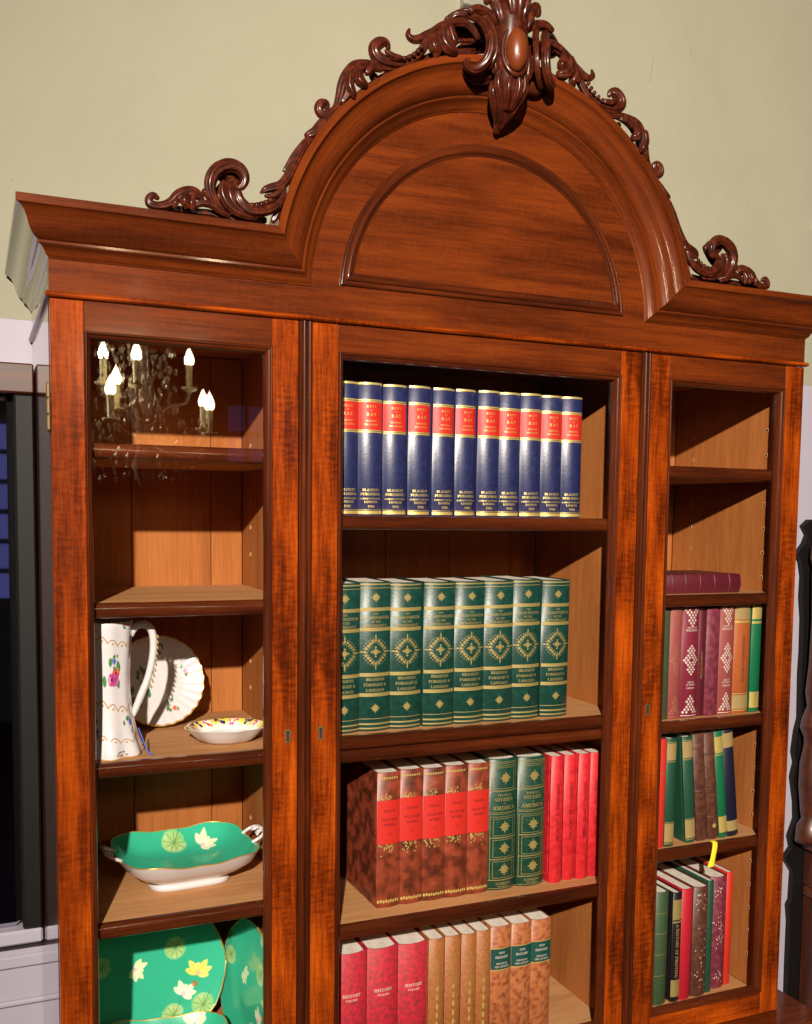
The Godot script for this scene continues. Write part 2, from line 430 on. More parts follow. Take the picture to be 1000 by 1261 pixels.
func materials():
	# polished mahogany with a mottled flame figure (stiles), straight figure (rails, frieze), dark mouldings, pine-coloured inside
	var W0 = 1024
	var blotch = layer(3, 160, 300, 0.026, W0, W0, FastNoiseLite.TYPE_SIMPLEX_SMOOTH, 2)
	var streak = layer(5, 48, 512, 0.05, W0, W0)
	var fine = layer(7, 128, 1024, 0.11, W0, W0, FastNoiseLite.TYPE_SIMPLEX_SMOOTH, 4)
	var fiddle = layer(9, 1024, 128, 0.14, W0, W0)
	var pore = layer(11, 512, 1024, 0.3, W0, W0, FastNoiseLite.TYPE_SIMPLEX_SMOOTH, 1)
	var flame = ramp([[0.0, c8(42, 12, 3)], [0.28, c8(76, 25, 4)], [0.5, c8(116, 44, 6)], [0.72, c8(149, 62, 8)], [1.0, c8(179, 86, 16)]])
	var straight = ramp([[0.0, c8(40, 13, 5)], [0.32, c8(66, 25, 7)], [0.55, c8(88, 36, 10)], [0.8, c8(108, 47, 13)], [1.0, c8(130, 62, 20)]])
	var im_flame = mixed(W0, W0, [[blotch, 0.5], [streak, 0.32], [fine, 0.3]], flame, fiddle, 0.17, 0.95, pore)
	var blotch2 = layer(23, 64, 192, 0.03, W0, W0)
	var im_str = mixed(W0, W0, [[streak, 0.42], [blotch2, 0.45], [fine, 0.32]], straight, fiddle, 0.1, 0.7, pore)
	var dark = ramp([[0.0, c8(36, 13, 5)], [0.5, c8(64, 25, 9)], [1.0, c8(94, 42, 16)]])
	var im_dark = mixed(W0, W0, [[streak, 0.5], [blotch2, 0.4], [fine, 0.35]], dark)
	var tan_ = ramp([[0.0, c8(126, 72, 34)], [0.5, c8(154, 93, 48)], [1.0, c8(174, 112, 64)]])
	var pale = ramp([[0.0, c8(152, 104, 64)], [0.5, c8(182, 132, 88)], [1.0, c8(200, 152, 108)]])
	var im_pale = mixed(W0, W0, [[blotch2, 0.3], [fine, 0.45], [streak, 0.3]], pale, null, 0.0, 1.0, pore)
	var im_tan = mixed(W0, W0, [[blotch2, 0.35], [fine, 0.35], [streak, 0.3]], tan_)
	var pores = noise_tex(31, 512, 0.09, null, 4, FastNoiseLite.TYPE_SIMPLEX_SMOOTH, true, 2.0)
	var t_f = tex(im_flame); var t_s = tex(im_str); var t_d = tex(im_dark); var t_t = tex(im_tan)
	for d in [["flame", t_f, 0.36], ["straight", t_s, 0.38], ["dark", t_d, 0.32], ["tan", t_t, 0.6], ["shelf_pine", tex(im_pale), 0.65], ["carved", t_d, 0.34]]:
		var m = mat(d[0] + "_wood", Color.WHITE, d[2], 0.0, 0.15)
		m.albedo_texture = d[1]
		if d[0] != "tan" and d[0] != "shelf_pine": coat(m, 0.55, 0.1)
		M[d[0]] = m
	M.flame.normal_enabled = true; M.flame.normal_texture = pores; M.flame.normal_scale = 0.05
	M.straight.normal_enabled = true; M.straight.normal_texture = pores; M.straight.normal_scale = 0.05
	var carve_n = noise_tex(81, 512, 0.05, null, 4, FastNoiseLite.TYPE_SIMPLEX, true, 3.0)
	var carve_c = noise_tex(83, 512, 0.02, [[0.0, c8(30, 10, 6)], [0.5, c8(56, 20, 10)], [0.8, c8(78, 31, 15)], [1.0, c8(104, 47, 22)]], 5)
	M.carved = coat(tri_tex(mat("carved_mahogany", Color.WHITE, 0.45, 0.0, 0.2), carve_c, 6.0, carve_n, 0.3), 0.45, 0.22)
	M.carved.uv1_world_triplanar = true
	M.side = coat(M.straight.duplicate(), 1.0, 0.04)
	M.side.normal_enabled = false
	M.side.roughness = 0.25
	M.cornice = coat(M.straight.duplicate(), 0.8, 0.1)
	M.ebony = mat("ebonised_wood", c8(14, 11, 10), 0.55, 0.0, 0.35)
	M.oak = coat(mat("dark_oak", Color.WHITE, 0.45), 0.3, 0.2)
	M.oak.albedo_texture = t_d
	M.socket = mat("shelf_socket", c8(186, 130, 86), 0.5)
	M.hole_shade = mat("peg_hole_shade", c8(34, 18, 10), 0.9)  # shade inside peg holes and keyholes, put into a dark colour
	M.glass = mat("window_glass", Color(1, 1, 1, 0.0), 0.0)
	M.glass.transparency = BaseMaterial3D.TRANSPARENCY_ALPHA
	M.brass = mat("aged_brass", c8(104, 80, 50), 0.5, 0.5)
	M.gilt = mat("gilt", c8(196, 174, 98), 0.4, 0.45, 0.6)
	M.gilt_dull = mat("dull_gilt", c8(146, 128, 76), 0.5, 0.3)
	M.silver = mat("pale_foil", c8(214, 196, 186), 0.45, 0.3)
	var leather_n = noise_tex(41, 512, 0.06, null, 3, FastNoiseLite.TYPE_CELLULAR, true, 3.0)
	var cloth_n = noise_tex(43, 256, 0.2, null, 2, FastNoiseLite.TYPE_SIMPLEX, true, 3.0)
	var leathers = {"navy": [24, 28, 64, 0.4], "red_label": [182, 38, 30, 0.45], "bottle": [18, 58, 50, 0.38], "deep_green": [20, 62, 46, 0.4], "scarlet": [212, 40, 44, 0.5], "maroon": [110, 30, 48, 0.45], "dusty_maroon": [132, 62, 60, 0.55], "dark_maroon": [82, 22, 34, 0.45], "terracotta": [150, 76, 36, 0.5], "emerald": [16, 92, 58, 0.42], "olive": [54, 74, 48, 0.5], "forest": [26, 66, 48, 0.5], "cocoa": [84, 48, 36, 0.5], "ink": [24, 22, 42, 0.45], "black_leather": [22, 20, 24, 0.4], "crimson": [164, 24, 40, 0.5], "plum": [116, 44, 62, 0.5], "rust_red": [186, 44, 30, 0.5], "teal_label": [20, 66, 60, 0.45], "cream_label": [142, 120, 78, 0.5]}
	for k in leathers:
		var v = leathers[k]
		M[k] = tri_tex(mat(k, c8(v[0], v[1], v[2]), v[3], 0.0, 0.72 if k == "navy" else 0.45), null, 14.0, leather_n, 0.16)
		M[k].uv1_world_triplanar = true
	for q in [["navy", [[0.0, c8(20, 25, 60)], [0.55, c8(28, 34, 78)], [1.0, c8(42, 48, 96)]]], ["bottle", [[0.0, c8(12, 44, 37)], [0.55, c8(17, 55, 47)], [1.0, c8(32, 72, 64)]]], ["deep_green", [[0.0, c8(13, 46, 34)], [0.55, c8(18, 58, 43)], [1.0, c8(34, 74, 58)]]], ["plum", [[0.0, c8(70, 24, 34)], [0.5, c8(106, 40, 56)], [1.0, c8(140, 66, 76)]]], ["cocoa", [[0.0, c8(54, 28, 20)], [0.5, c8(80, 45, 34)], [1.0, c8(110, 68, 52)]]]]:
		M[q[0]].albedo_texture = noise_tex(90 + q[0].length(), 512, 0.022, q[1], 6)
		M[q[0]].albedo_color = Color.WHITE
		M[q[0]].uv1_scale = Vector3.ONE * 5.0
	var marb = noise_tex(51, 512, 0.012, [[0.0, c8(52, 22, 12)], [0.3, c8(84, 36, 20)], [0.55, c8(124, 52, 32)], [0.8, c8(138, 62, 40)], [1.0, c8(150, 76, 50)]], 5)
	M.marbled = tri_tex(mat("marbled_calf", Color.WHITE, 0.42), marb, 5.0)
	M.marbled.uv1_world_triplanar = true
	var calf = noise_tex(53, 512, 0.02, [[0.0, c8(92, 44, 22)], [0.3, c8(132, 70, 38)], [0.5, c8(160, 94, 56)], [1.0, c8(172, 108, 68)]], 5)
	M.calf = tri_tex(mat("tree_calf", Color.WHITE, 0.45), calf, 6.0)
	M.calf.uv1_world_triplanar = true
	var crim = noise_tex(55, 512, 0.018, [[0.0, c8(112, 40, 28)], [0.34, c8(140, 34, 38)], [0.5, c8(172, 26, 46)], [1.0, c8(190, 36, 58)]], 4)
	M.damask = tri_tex(mat("crimson_cloth", Color.WHITE, 0.6), crim, 9.0, cloth_n, 0.3)
	M.damask.uv1_world_triplanar = true
	var tanc = noise_tex(57, 512, 0.03, [[0.0, c8(112, 64, 30)], [0.5, c8(146, 88, 44)], [1.0, c8(170, 108, 60)]], 4)
	M.tan_cloth = tri_tex(mat("tan_cloth", Color.WHITE, 0.5), tanc, 8.0, cloth_n, 0.3)
	M.tan_cloth.uv1_world_triplanar = true
	var scar = noise_tex(59, 512, 0.02, [[0.0, c8(140, 16, 24)], [0.42, c8(182, 28, 36)], [1.0, c8(206, 48, 52)]], 4)
	M.scarlet = tri_tex(M.scarlet, scar, 6.0)
	M.scarlet.uv1_world_triplanar = true
	var pg = noise_tex(61, 256, 0.03, [[0.0, c8(206, 196, 184)], [1.0, c8(230, 222, 212)]], 4)
	M.paper = tri_tex(mat("page_edges", Color.WHITE, 0.8), pg, 6.0)
	M.porcelain = coat(mat("porcelain", c8(198, 192, 193), 0.25), 0.5, 0.05)
	M.gold_rim = mat("gold_rim", c8(206, 160, 76), 0.3, 0.6)
	M.ribbon = mat("yellow_ribbon", c8(226, 206, 40), 0.6)
	M.blue_tag = mat("blue_string", c8(60, 90, 180), 0.7)

	# printed porcelain
	var jug = Image.create(512, 512, false, Image.FORMAT_RGB8)
	jug.fill(c8(200, 194, 197))
	for band in [76, 180, 322, 404]:
		var pts = []
		for k in 129:
			pts.append(Vector2(k * 4.0, band - absf(sin(k * PI / 8.0)) * 13.0 + sin(k * PI / 32.0) * 12.0))
		stroke(jug, pts, 1.7, c8(160, 118, 62))
		for k in 16:
			dab(jug, k * 32.0 + 16, band - 2 + sin(k * PI / 4.0 + 0.4) * 12.0, 4, c8(172, 128, 70), 3)
	for k in 5:
		var x0 = k * 102.4 - 24.0
		posy(jug, x0 + 34, 254, 21, [c8(190, 52, 28), c8(160, 50, 122), c8(170, 60, 120)])
		posy(jug, x0 + 22, 226, 10, [c8(70, 80, 176)])
		posy(jug, x0 + 84, 124, 13, [c8(196, 70, 104)])
		posy(jug, x0 + 88, 368, 13, [c8(60, 72, 168)])
		posy(jug, x0 + 20, 462, 10, [c8(176, 90, 60)])
	for k in 36:
		dab(jug, k * 15.0, 504 + 6 * sin(k * 1.7), 12, c8(172, 130, 66), 12)
	M.jug = coat(mat("painted_jug", Color.WHITE, 0.22), 0.6, 0.04)
	M.jug.albedo_texture = tex(jug)
	var fl = Image.create(512, 512, false, Image.FORMAT_RGB8)
	fl.fill(c8(198, 192, 193))
	posy(fl, 270, 70, 20, [c8(90, 70, 110)])
	posy(fl, 420, 200, 22, [c8(206, 80, 130)])
	posy(fl, 330, 400, 24, [c8(216, 84, 60)])
	posy(fl, 150, 330, 40, [c8(140, 70, 130), c8(110, 60, 130)])
	posy(fl, 190, 220, 34, [c8(80, 80, 140), c8(120, 80, 150)])
	M.fluted = coat(mat("painted_plate", Color.WHITE, 0.22), 0.6, 0.04)
	M.fluted.albedo_texture = tex(fl)
	print_strength = 0.7
	var gr = Image.create(512, 512, false, Image.FORMAT_RGB8)
	gr.fill(c8(52, 172, 138))
	lily_leaf(gr, 330, 180, 44)
	lily_leaf(gr, 310, 420, 46)
	lily_leaf(gr, 420, 400, 46)
	lily(gr, 352, 350, 56, -0.9, c8(240, 236, 214))
	lily(gr, 410, 285, 62, -1.2, c8(244, 214, 90))
	lily(gr, 180, 230, 52, 0.6, c8(238, 238, 196))
	lily(gr, 370, 60, 54, -1.3, c8(232, 232, 190))
	lily_leaf(gr, 60, 200, 40)
	dab(gr, 396, 322, 12, c8(196, 90, 50))
	M.green_print = coat(mat("green_lily_porcelain", Color.WHITE, 0.25), 0.6, 0.05)
	M.green_print.albedo_texture = tex(gr)
	var bw = Image.create(512, 512, false, Image.FORMAT_RGB8)
	bw.fill(c8(52, 172, 138))
	lily_leaf(bw, 262, 84, 44)
	lily(bw, 352, 108, 56, -0.3, c8(232, 230, 200))
	lily(bw, 236, 408, 54, -1.4, c8(232, 230, 200))
	M.bowl_print = coat(mat("green_dish_porcelain", Color.WHITE, 0.25), 0.6, 0.05)
	M.bowl_print.albedo_texture = tex(bw)
	print_strength = 1.0
	var di = Image.create(1024, 64, false, Image.FORMAT_RGB8)
	di.fill(c8(232, 224, 214))
	for k in 8:
		var x0 = k * 128.0
		dab(di, x0 + 20, 30, 34, c8(226, 196, 70), 26, 0.6)
		dab(di, x0 + 108, 30, 34, c8(226, 196, 70), 26, 0.6)
		for q in 6:
			dab(di, x0 + rng.randf_range(0, 26), rng.randf_range(12, 48), 8, c8(44, 40, 96), 7)
			dab(di, x0 + rng.randf_range(100, 128), rng.randf_range(12, 48), 8, c8(44, 40, 96), 7)
			dab(di, x0 + rng.randf_range(46, 82), rng.randf_range(16, 50), 7, [c8(196, 70, 80), c8(220, 130, 70), c8(190, 90, 150)][q % 3], 6)
	M.dish = coat(mat("painted_dish", Color.WHITE, 0.22), 0.6, 0.05)
	M.dish.albedo_texture = tex(di)

	# walls
	var wl = noise_tex(71, 1024, 0.004, [[0.0, c8(140, 136, 117)], [0.5, c8(143, 139, 120)], [1.0, c8(146, 142, 123)]], 6)
	M.wall_up = tri_tex(mat("wall_paint_beige", Color.WHITE, 0.75), wl, 0.5, noise_tex(72, 512, 0.02, null, 5, FastNoiseLite.TYPE_SIMPLEX, true, 1.5), 0.2)
	var wl2 = noise_tex(73, 1024, 0.004, [[0.0, c8(158, 151, 166)], [1.0, c8(163, 156, 170)]], 6)
	M.wall_low = tri_tex(mat("wall_paint_pale", Color.WHITE, 0.6), wl2, 0.5)
	M.mark = mat("wall_scuff", c8(116, 110, 92), 0.8)
	M.floor = mat("floor_boards", Color.WHITE, 0.4)
	M.floor.albedo_texture = t_d
	M.mirror = mat("mirror_glass", c8(196, 196, 204), 0.02, 1.0)
	M.plastic = mat("pinkish_plastic", c8(226, 200, 196), 0.5)
	M.grey_metal = mat("grey_metal", c8(150, 150, 136), 0.5, 0.3)
	M.crystal = mat("crystal_drops", c8(150, 146, 132), 0.12, 0.5, 0.8)
	M.sleeve = mat("candle_sleeve", c8(206, 196, 150), 0.5)

# ------------------------------------------------------------------ the scene
const FOCAL = 1244.321     # pixels of the 1000 x 1261 photograph
const SHIFT_X = 18.420
const SHIFT_Y = 101.490
const LIGHT = {"key": 60.0, "chandelier": 0.05}

func _ready():
	rng.seed = 7
	# camera: solved from the door lines of the photograph
	var cam = Camera3D.new()
	cam.name = "camera"
	add_child(cam)
	cam.transform = Transform3D(Basis(Vector3(0.913871, 0.013042, 0.405794), Vector3(0.020324, 0.996761, -0.077805), Vector3(-0.405495, 0.079351, 0.910647)), Vector3(-0.8644, YO + -0.3366, 1.6504))
	cam.projection = Camera3D.PROJECTION_FRUSTUM
	cam.near = 0.1
	cam.far = 60.0
	cam.size = 0.1 * 1261.0 / FOCAL
	cam.frustum_offset = Vector2(-SHIFT_X / FOCAL, SHIFT_Y / FOCAL) * 0.1
	cam.current = true
	var we = WorldEnvironment.new()
	we.name = "environment"
	var env = Environment.new()
	env.background_mode = Environment.BG_COLOR
	env.background_color = Color(0.075, 0.068, 0.06)
	env.tonemap_mode = Environment.TONE_MAPPER_LINEAR
	env.tonemap_exposure = 1.0
	env.sdfgi_enabled = true
	env.ssao_enabled = true
	env.ssil_enabled = true
	we.environment = env
	add_child(we)
	M.lamp_black = mat("lamp_housing", c8(20, 20, 20), 0.5)
	# the lamp that lights it all: a track spotlight, found from the edges of the shadows inside the bookcase
	spot_lamp("black track spotlight aimed at the bookcase doors", Vector3(-1.88, YO + 1.06, 3.85), Vector3(1.25, YO - 0.5, -0.2), 38.0, LIGHT.key, 0.04, Color(1.0, 0.955, 0.885), 1.0)
	materials()
	M.boss = coat(mat("boss_wood", c8(98, 43, 14), 0.35), 0.7, 0.1)
	M.dusty_gilt = mat("dim_gilt", c8(150, 96, 74), 0.5, 0.2)
	M.silver_china = coat(mat("silvered_china", c8(214, 208, 210), 0.25, 0.2), 0.4, 0.05)
	build_setting()
	build_bookcase()
	build_books()
	build_china()
	build_lamps()

# ------------------------------------------------------------------ the bookcase
var bookcase
const L_SHELF = [-0.231, -0.486, -0.747, -1.016]
const C_SHELF = [-0.341, -0.735, -1.084]
const R_SHELF = [-0.2325, -0.4965, -0.760, -1.032]
const CORNICE = [Vector2(-0.012, 0.0), Vector2(0.0, 0.0), Vector2(0.001, 0.002), Vector2(0.0035, 0.0035), Vector2(0.0058, 0.008), Vector2(0.0095, 0.0142), Vector2(0.0142, 0.0168), Vector2(0.0142, 0.0178), Vector2(0.0161, 0.0178), Vector2(0.0165, 0.0215), Vector2(0.0150, 0.0220), Vector2(0.0180, 0.0233), Vector2(0.0215, 0.0260), Vector2(0.0255, 0.0318), Vector2(0.0288, 0.0400), Vector2(0.0312, 0.0490), Vector2(0.0345, 0.0568), Vector2(0.0390, 0.0625), Vector2(0.0440, 0.0652), Vector2(0.0451, 0.0652), Vector2(0.0463, 0.0664), Vector2(0.0466, 0.0770), Vector2(0.0456, 0.0780), Vector2(-0.03, 0.0780)]
const CORNICE_G = [2, 3, 4, 4, 4, 4, -1, -1, 6, -1, 7, 7, 7, 7, 7, 7, 7, 7, -1, -1, 8, -1, 9]

func X(x): return Vector3(x, 0, 0)

func build_bookcase():
	bookcase = thing("bookcase", "tall polished mahogany bookcase with three glazed doors and carved arched top", "bookcase", Vector3(0, YO, 0))
	var B = bookcase
	# carcass
	for s in [-1, 1]:
		var a = min(s * 0.73, s * 0.75); var b = max(s * 0.73, s * 0.75)
		var side = slab("side_panel", M.side, B, Vector3(a, -1.4235, DEEP), Vector3(b, -0.0185, -0.024), 0.001, 1)
		var ia = min(s * 0.7285, s * 0.7295)
		slab("side_lining", M.tan, side, Vector3(ia, -1.394, ZB), Vector3(ia + 0.001, -0.03, -0.026), 0.0002, 1)
		a = min(s * 0.336, s * 0.3565); b = max(s * 0.336, s * 0.3565)
		slab("partition", M.tan, B, Vector3(a, -1.394, ZB), Vector3(b, -0.03, -0.026), 0.0005, 1)
	slab("top_board", M.tan, B, Vector3(-0.7285, -0.0295, -0.46), Vector3(0.7285, -0.0195, -0.034), 0.0005, 0)
	slab("bottom_board", M.shelf_pine, B, Vector3(-0.7285, -1.4225, -0.46), Vector3(0.7285, FLOOR_IN, -0.025), 0.0005, 0)
	var cuts = [-0.728, -0.577, -0.4208, -0.3565, -0.336, -0.2, -0.04, 0.115, 0.27, 0.336, 0.3565, 0.51, 0.66, 0.728]
	for i in cuts.size() - 1:
		if i == 3 or i == 9: continue
		slab("back_board", M.tan, B, Vector3(cuts[i] + 0.0006, -1.394, ZB - 0.012), Vector3(cuts[i + 1] - 0.0006, -0.031, ZB - rng.randf() * 0.001), 0.0012, 1)
	# shelf pegs: sockets in the sides
	var sock = ST()
	lathe(sock, [[0.0006, 0.0], [0.0034, 0.0], [0.0034, 0.0012], [0.0046, 0.0013], [0.0050, 0.0004], [0.0050, 0.0]], 12, null, 1.0, -1)
	sock.generate_normals()
	var sm = sock.commit()
	var hol = ST()
	lathe(hol, [[0.00001, 0.0004], [0.0034, 0.0004]], 12, null, 1.0, -1)  # flat disc, no recess: its dark colour paints the shade in the socket
	hol.generate_normals()
	var hm = hol.commit()
	for q in [[0.728, R_SHELF, -1], [-0.357, L_SHELF, -1], [0.3355, C_SHELF, -1]]:
		for k in 24:
			var y = -0.145 - 0.0535 * k + (0.0 if q[0] > 0 else -0.009)
			var clear = y > -1.36
			for sy in q[1]:
				if y > sy - 0.05 and y < sy + 0.012: clear = false
			if not clear: continue
			for z in [-0.079, -0.325]:
				var o = node_of("peg_socket", sm, M.socket, B, Vector3(q[0], y, z))
				o.rotation = Vector3(0, 0, PI / 2)
				node_of("peg_hole_shade", hm, M.hole_shade, o)
	# shelves
	for q in [[-0.7275, -0.357, L_SHELF], [-0.3355, 0.3355, C_SHELF], [0.357, 0.7275, R_SHELF]]:
		for k in q[2].size():
			var y = q[2][k]
			var double = q[1] == 0.3355 and k == 1
			var board = slab("shelf", M.shelf_pine, B, Vector3(q[0], y - 0.024, ZB + 0.001), Vector3(q[1], y, -0.0395), 0.0005, 0)
			nosing(board, q[0], q[1], y, 0.0245)
			if double:
				nosing(board, q[0], q[1], y - 0.0255, 0.0225)
	# frieze and arched board
	var poly = PackedVector2Array([Vector2(-W, -0.0165), Vector2(W, -0.0165), Vector2(W, 0.1), Vector2(0.36, 0.1)])
	for k in range(8, 57):
		var a = PI * k / 64.0
		poly.append(Vector2(cos(a) * 0.375, 0.036 + sin(a) * 0.375))
	poly.append(Vector2(-0.36, 0.1)); poly.append(Vector2(-W, 0.1))
	var st = ST()
	prism(st, poly, -0.03, -0.002)
	var frieze = obj("frieze", st, M.straight, B)
	for s in [-1, 1]:
		slab("frieze_return", M.side, frieze, Vector3(s * 0.738 - 0.0115, -0.0165, DEEP), Vector3(s * 0.738 + 0.0115, 0.1, -0.031), 0.001, 2)
	# bead under the frieze
	var bead = []; var bg = []
	for k in 9:
		var a = -PI / 2 + PI * k / 8.0
		bead.append(Vector2(-0.001 + cos(a) * 0.0075, sin(a) * 0.0048)); bg.append(3)
	bg.pop_back()
	sweep_round("frieze_bead", bead, bg, -0.0123, M.flame)
	# cornice: left return, left run, arch, right run, right return
	var y0 = 0.0405
	sweep_cornice(y0)
	# moulding round the tympanum
	var pr = [Vector2(-0.004, 0.0), Vector2(0.003, 0.0), Vector2(0.0055, 0.0015), Vector2(0.006, 0.004), Vector2(0.0045, 0.006), Vector2(0.0045, 0.0075), Vector2(0.0085, 0.009), Vector2(0.0095, 0.0125), Vector2(0.0085, 0.016), Vector2(0.005, 0.018), Vector2(0.004, 0.0195), Vector2(0.0035, 0.022), Vector2(-0.004, 0.022)]
	var pg = [-1, 2, 2, 2, -1, 4, 4, 4, 4, -1, 5, -1]
	var R = 0.287; var cy = 0.032; var yb = 0.047
	var a0 = asin((yb - cy) / R)
	var fr = []
	for k in 65:
		var a = PI - a0 - (PI - 2 * a0) * k / 64.0
		var n = -Vector3(cos(a), sin(a), 0)
		if k == 0 or k == 64: n = Vector3((1.0 - n.y) / n.x, 1, 0)
		fr.append([Vector3(cos(a) * R, cy + sin(a) * R, -0.002), n, Vector3(0, 0, 1)])
	st = ST()
	sweep(st, pr, pg, fr)
	var pm = obj("panel_moulding", st, M.dark, B)
	st = ST()
	sweep(st, pr, pg, [[fr[64][0], fr[64][1], Vector3(0, 0, 1)], [fr[0][0], fr[0][1], Vector3(0, 0, 1)]])
	obj("panel_moulding", st, M.dark, B)
	poly = PackedVector2Array()
	for k in 49:
		var a = PI - 0.09 - (PI - 0.18) * k / 48.0
		poly.append(Vector2(cos(a) * 0.268, 0.0345 + sin(a) * 0.268))
	st = ST()
	prism(st, poly, -0.003, 0.0005)
	obj("tympanum_panel", st, M.straight, B)
	# doors
	door(-0.75, -0.3577, -0.7001, -0.4037)
	door(-0.3344, 0.3344, -0.288, 0.288)
	door(0.3577, 0.75, 0.4037, 0.7001)
	escutcheon(-0.376, -0.718); escutcheon(-0.317, -0.717); escutcheon(0.373, -0.722)
	for y in [-0.181, -1.25]:
		var h = slab("hinge", M.brass, B, Vector3(-0.7545, y - 0.037, -0.014), Vector3(-0.7502, y + 0.037, 0.001), 0.001, 1)
		for k in 3: slab("hinge_knuckle", M.brass, h, Vector3(-0.7565, y - 0.036 + 0.0245 * k, -0.003), Vector3(-0.7508, y - 0.013 + 0.0245 * k, 0.0035), 0.0015, 1)
	# beaded strips between the doors
	for s in [-1, 1]:
		var prof = [Vector2(-0.02, -0.0113), Vector2(0.001, -0.0113), Vector2(0.001, -0.0095)]
		var gs = [-1, -1, -1]
		for q in [[-0.0035, 0.0052], [0.0062, 0.0036]]:
			for k in 8:
				var a = PI - PI * k / 7.0
				prof.append(Vector2(0.001 + sin(a) * q[1] * 1.1, q[0] + cos(a) * q[1])); gs.append(3 if q[0] < 0 else 4)
			gs[-1] = -1
		prof.append(Vector2(0.001, 0.0113)); prof.append(Vector2(-0.02, 0.0113)); gs.append(-1)
		st = ST()
		sweep(st, prof, gs, [[Vector3(s * 0.34605, -1.4225, 0), Vector3(1, 0, 0), Vector3(0, 0, 1)], [Vector3(s * 0.34605, -0.0185, 0), Vector3(1, 0, 0), Vector3(0, 0, 1)]])
		obj("beaded_strip", st, M.dark, B)
	# base cupboard below the doors
	var fl = -YO
	var base = part("base_cupboard", B)
	slab("base_top", M.straight, base, Vector3(-0.83, -1.4505, DEEP), Vector3(0.83, -1.4245, 0.072), 0.006, 0)
	slab("base_body", M.flame, base, Vector3(-0.80, fl + 0.1, DEEP), Vector3(0.80, -1.451, 0.04), 0.003, 0)
	slab("plinth", M.straight, base, Vector3(-0.82, fl, DEEP), Vector3(0.82, fl + 0.1, 0.06), 0.004, 0)
	for k in 3:
		var x = -0.53 + 0.53 * k
		slab("cupboard_door", M.flame, base, Vector3(x - 0.25, fl + 0.13, 0.0405), Vector3(x + 0.25, -1.49, 0.055), 0.004, 1)
	crest()

func nosing(board, x0, x1, y, h):
	var pr = []; var gs = []
	var r = h * 0.5
	pr.append(Vector2(-0.0105, 0)); pr.append(Vector2(-0.002, 0)); gs.append(-1)
	for k in 9:
		var a = PI / 2 - PI * k / 8.0
		pr.append(Vector2(-0.002 + pow(cos(a), 0.7) * 0.0085 if cos(a) > 0.001 else -0.002, -r + sin(a) * r)); gs.append(4)
	pr.append(Vector2(-0.0105, -h)); gs.append(-1)
	gs.resize(pr.size() - 1)
	var st = ST()
	sweep(st, pr, gs, [[Vector3(x0 + 0.0005, y, -0.029), Vector3(0, 1, 0), Vector3(0, 0, 1)], [Vector3(x1 - 0.0005, y, -0.029), Vector3(0, 1, 0), Vector3(0, 0, 1)]], true)
	obj("nosing", st, M.dark, board)

# a moulding that runs along the left side, the front and the right side
func sweep_round(called, prof, groups, y, m):
	var up = Vector3(0, 1, 0)
	for q in [[Vector3(-W, y, DEEP), Vector3(-1, 0, 0), Vector3(-W, y, 0), Vector3(-1, 0, 1)], [Vector3(-W, y, 0), Vector3(-1, 0, 1), Vector3(W, y, 0), Vector3(1, 0, 1)], [Vector3(W, y, 0), Vector3(1, 0, 1), Vector3(W, y, DEEP), Vector3(1, 0, 0)]]:
		var st = ST()
		sweep(st, prof, groups, [[q[0], up, q[1]], [q[2], up, q[3]]])
		obj(called, st, m, bookcase)

func sweep_cornice(y0):
	var up = Vector3(0, 1, 0)
	var R = 0.3372; var cy = 0.036
	var ang = []          # where each line of the profile turns from the level run into the arch
	for p in CORNICE: ang.append(asin((y0 + p.y - cy) / (R + p.y)))
	for s in [-1, 1]:
		var st = ST()
		sweep(st, CORNICE, CORNICE_G, [[Vector3(s * W, y0, DEEP), up, Vector3(s, 0, 0)], [Vector3(s * W, y0, 0), up, Vector3(s, 0, 1)]])
		obj("cornice", st, M.side, bookcase)
		var rows = []; var uvs = []
		var off = roff()
		for e in 2:
			var r = PackedVector3Array(); var u = PackedVector2Array()
			var across = 0.0
			for k in CORNICE.size():
				var p = CORNICE[k]
				if k > 0: across += p.distance_to(CORNICE[k - 1])
				var x = W + p.x if e == 0 else cos(ang[k]) * (R + p.y)
				r.append(Vector3(s * x, y0 + p.y, p.x)); u.append(Vector2(x / 1.2, across / 0.6) + off)
			rows.append(r); uvs.append(u)
		st = ST()
		grid(st, rows, uvs, CORNICE_G)
		obj("cornice", st, M.cornice, bookcase)
	var rows = []; var uvs = []
	for i in 97:
		var r = PackedVector3Array(); var u = PackedVector2Array()
		var across = 0.0
		for k in CORNICE.size():
			var p = CORNICE[k]
			if k > 0: across += p.distance_to(CORNICE[k - 1])
			var a = lerpf(PI - ang[k], ang[k], i / 96.0)
			r.append(Vector3(cos(a) * (R + p.y), cy + sin(a) * (R + p.y), p.x))
			u.append(Vector2(a * 0.375 / 1.2 + across * 0.9, across / 0.6))
		rows.append(r); uvs.append(u)
	var st = ST()
	grid(st, rows, uvs, CORNICE_G)
	obj("arched_cornice", st, M.cornice, bookcase)

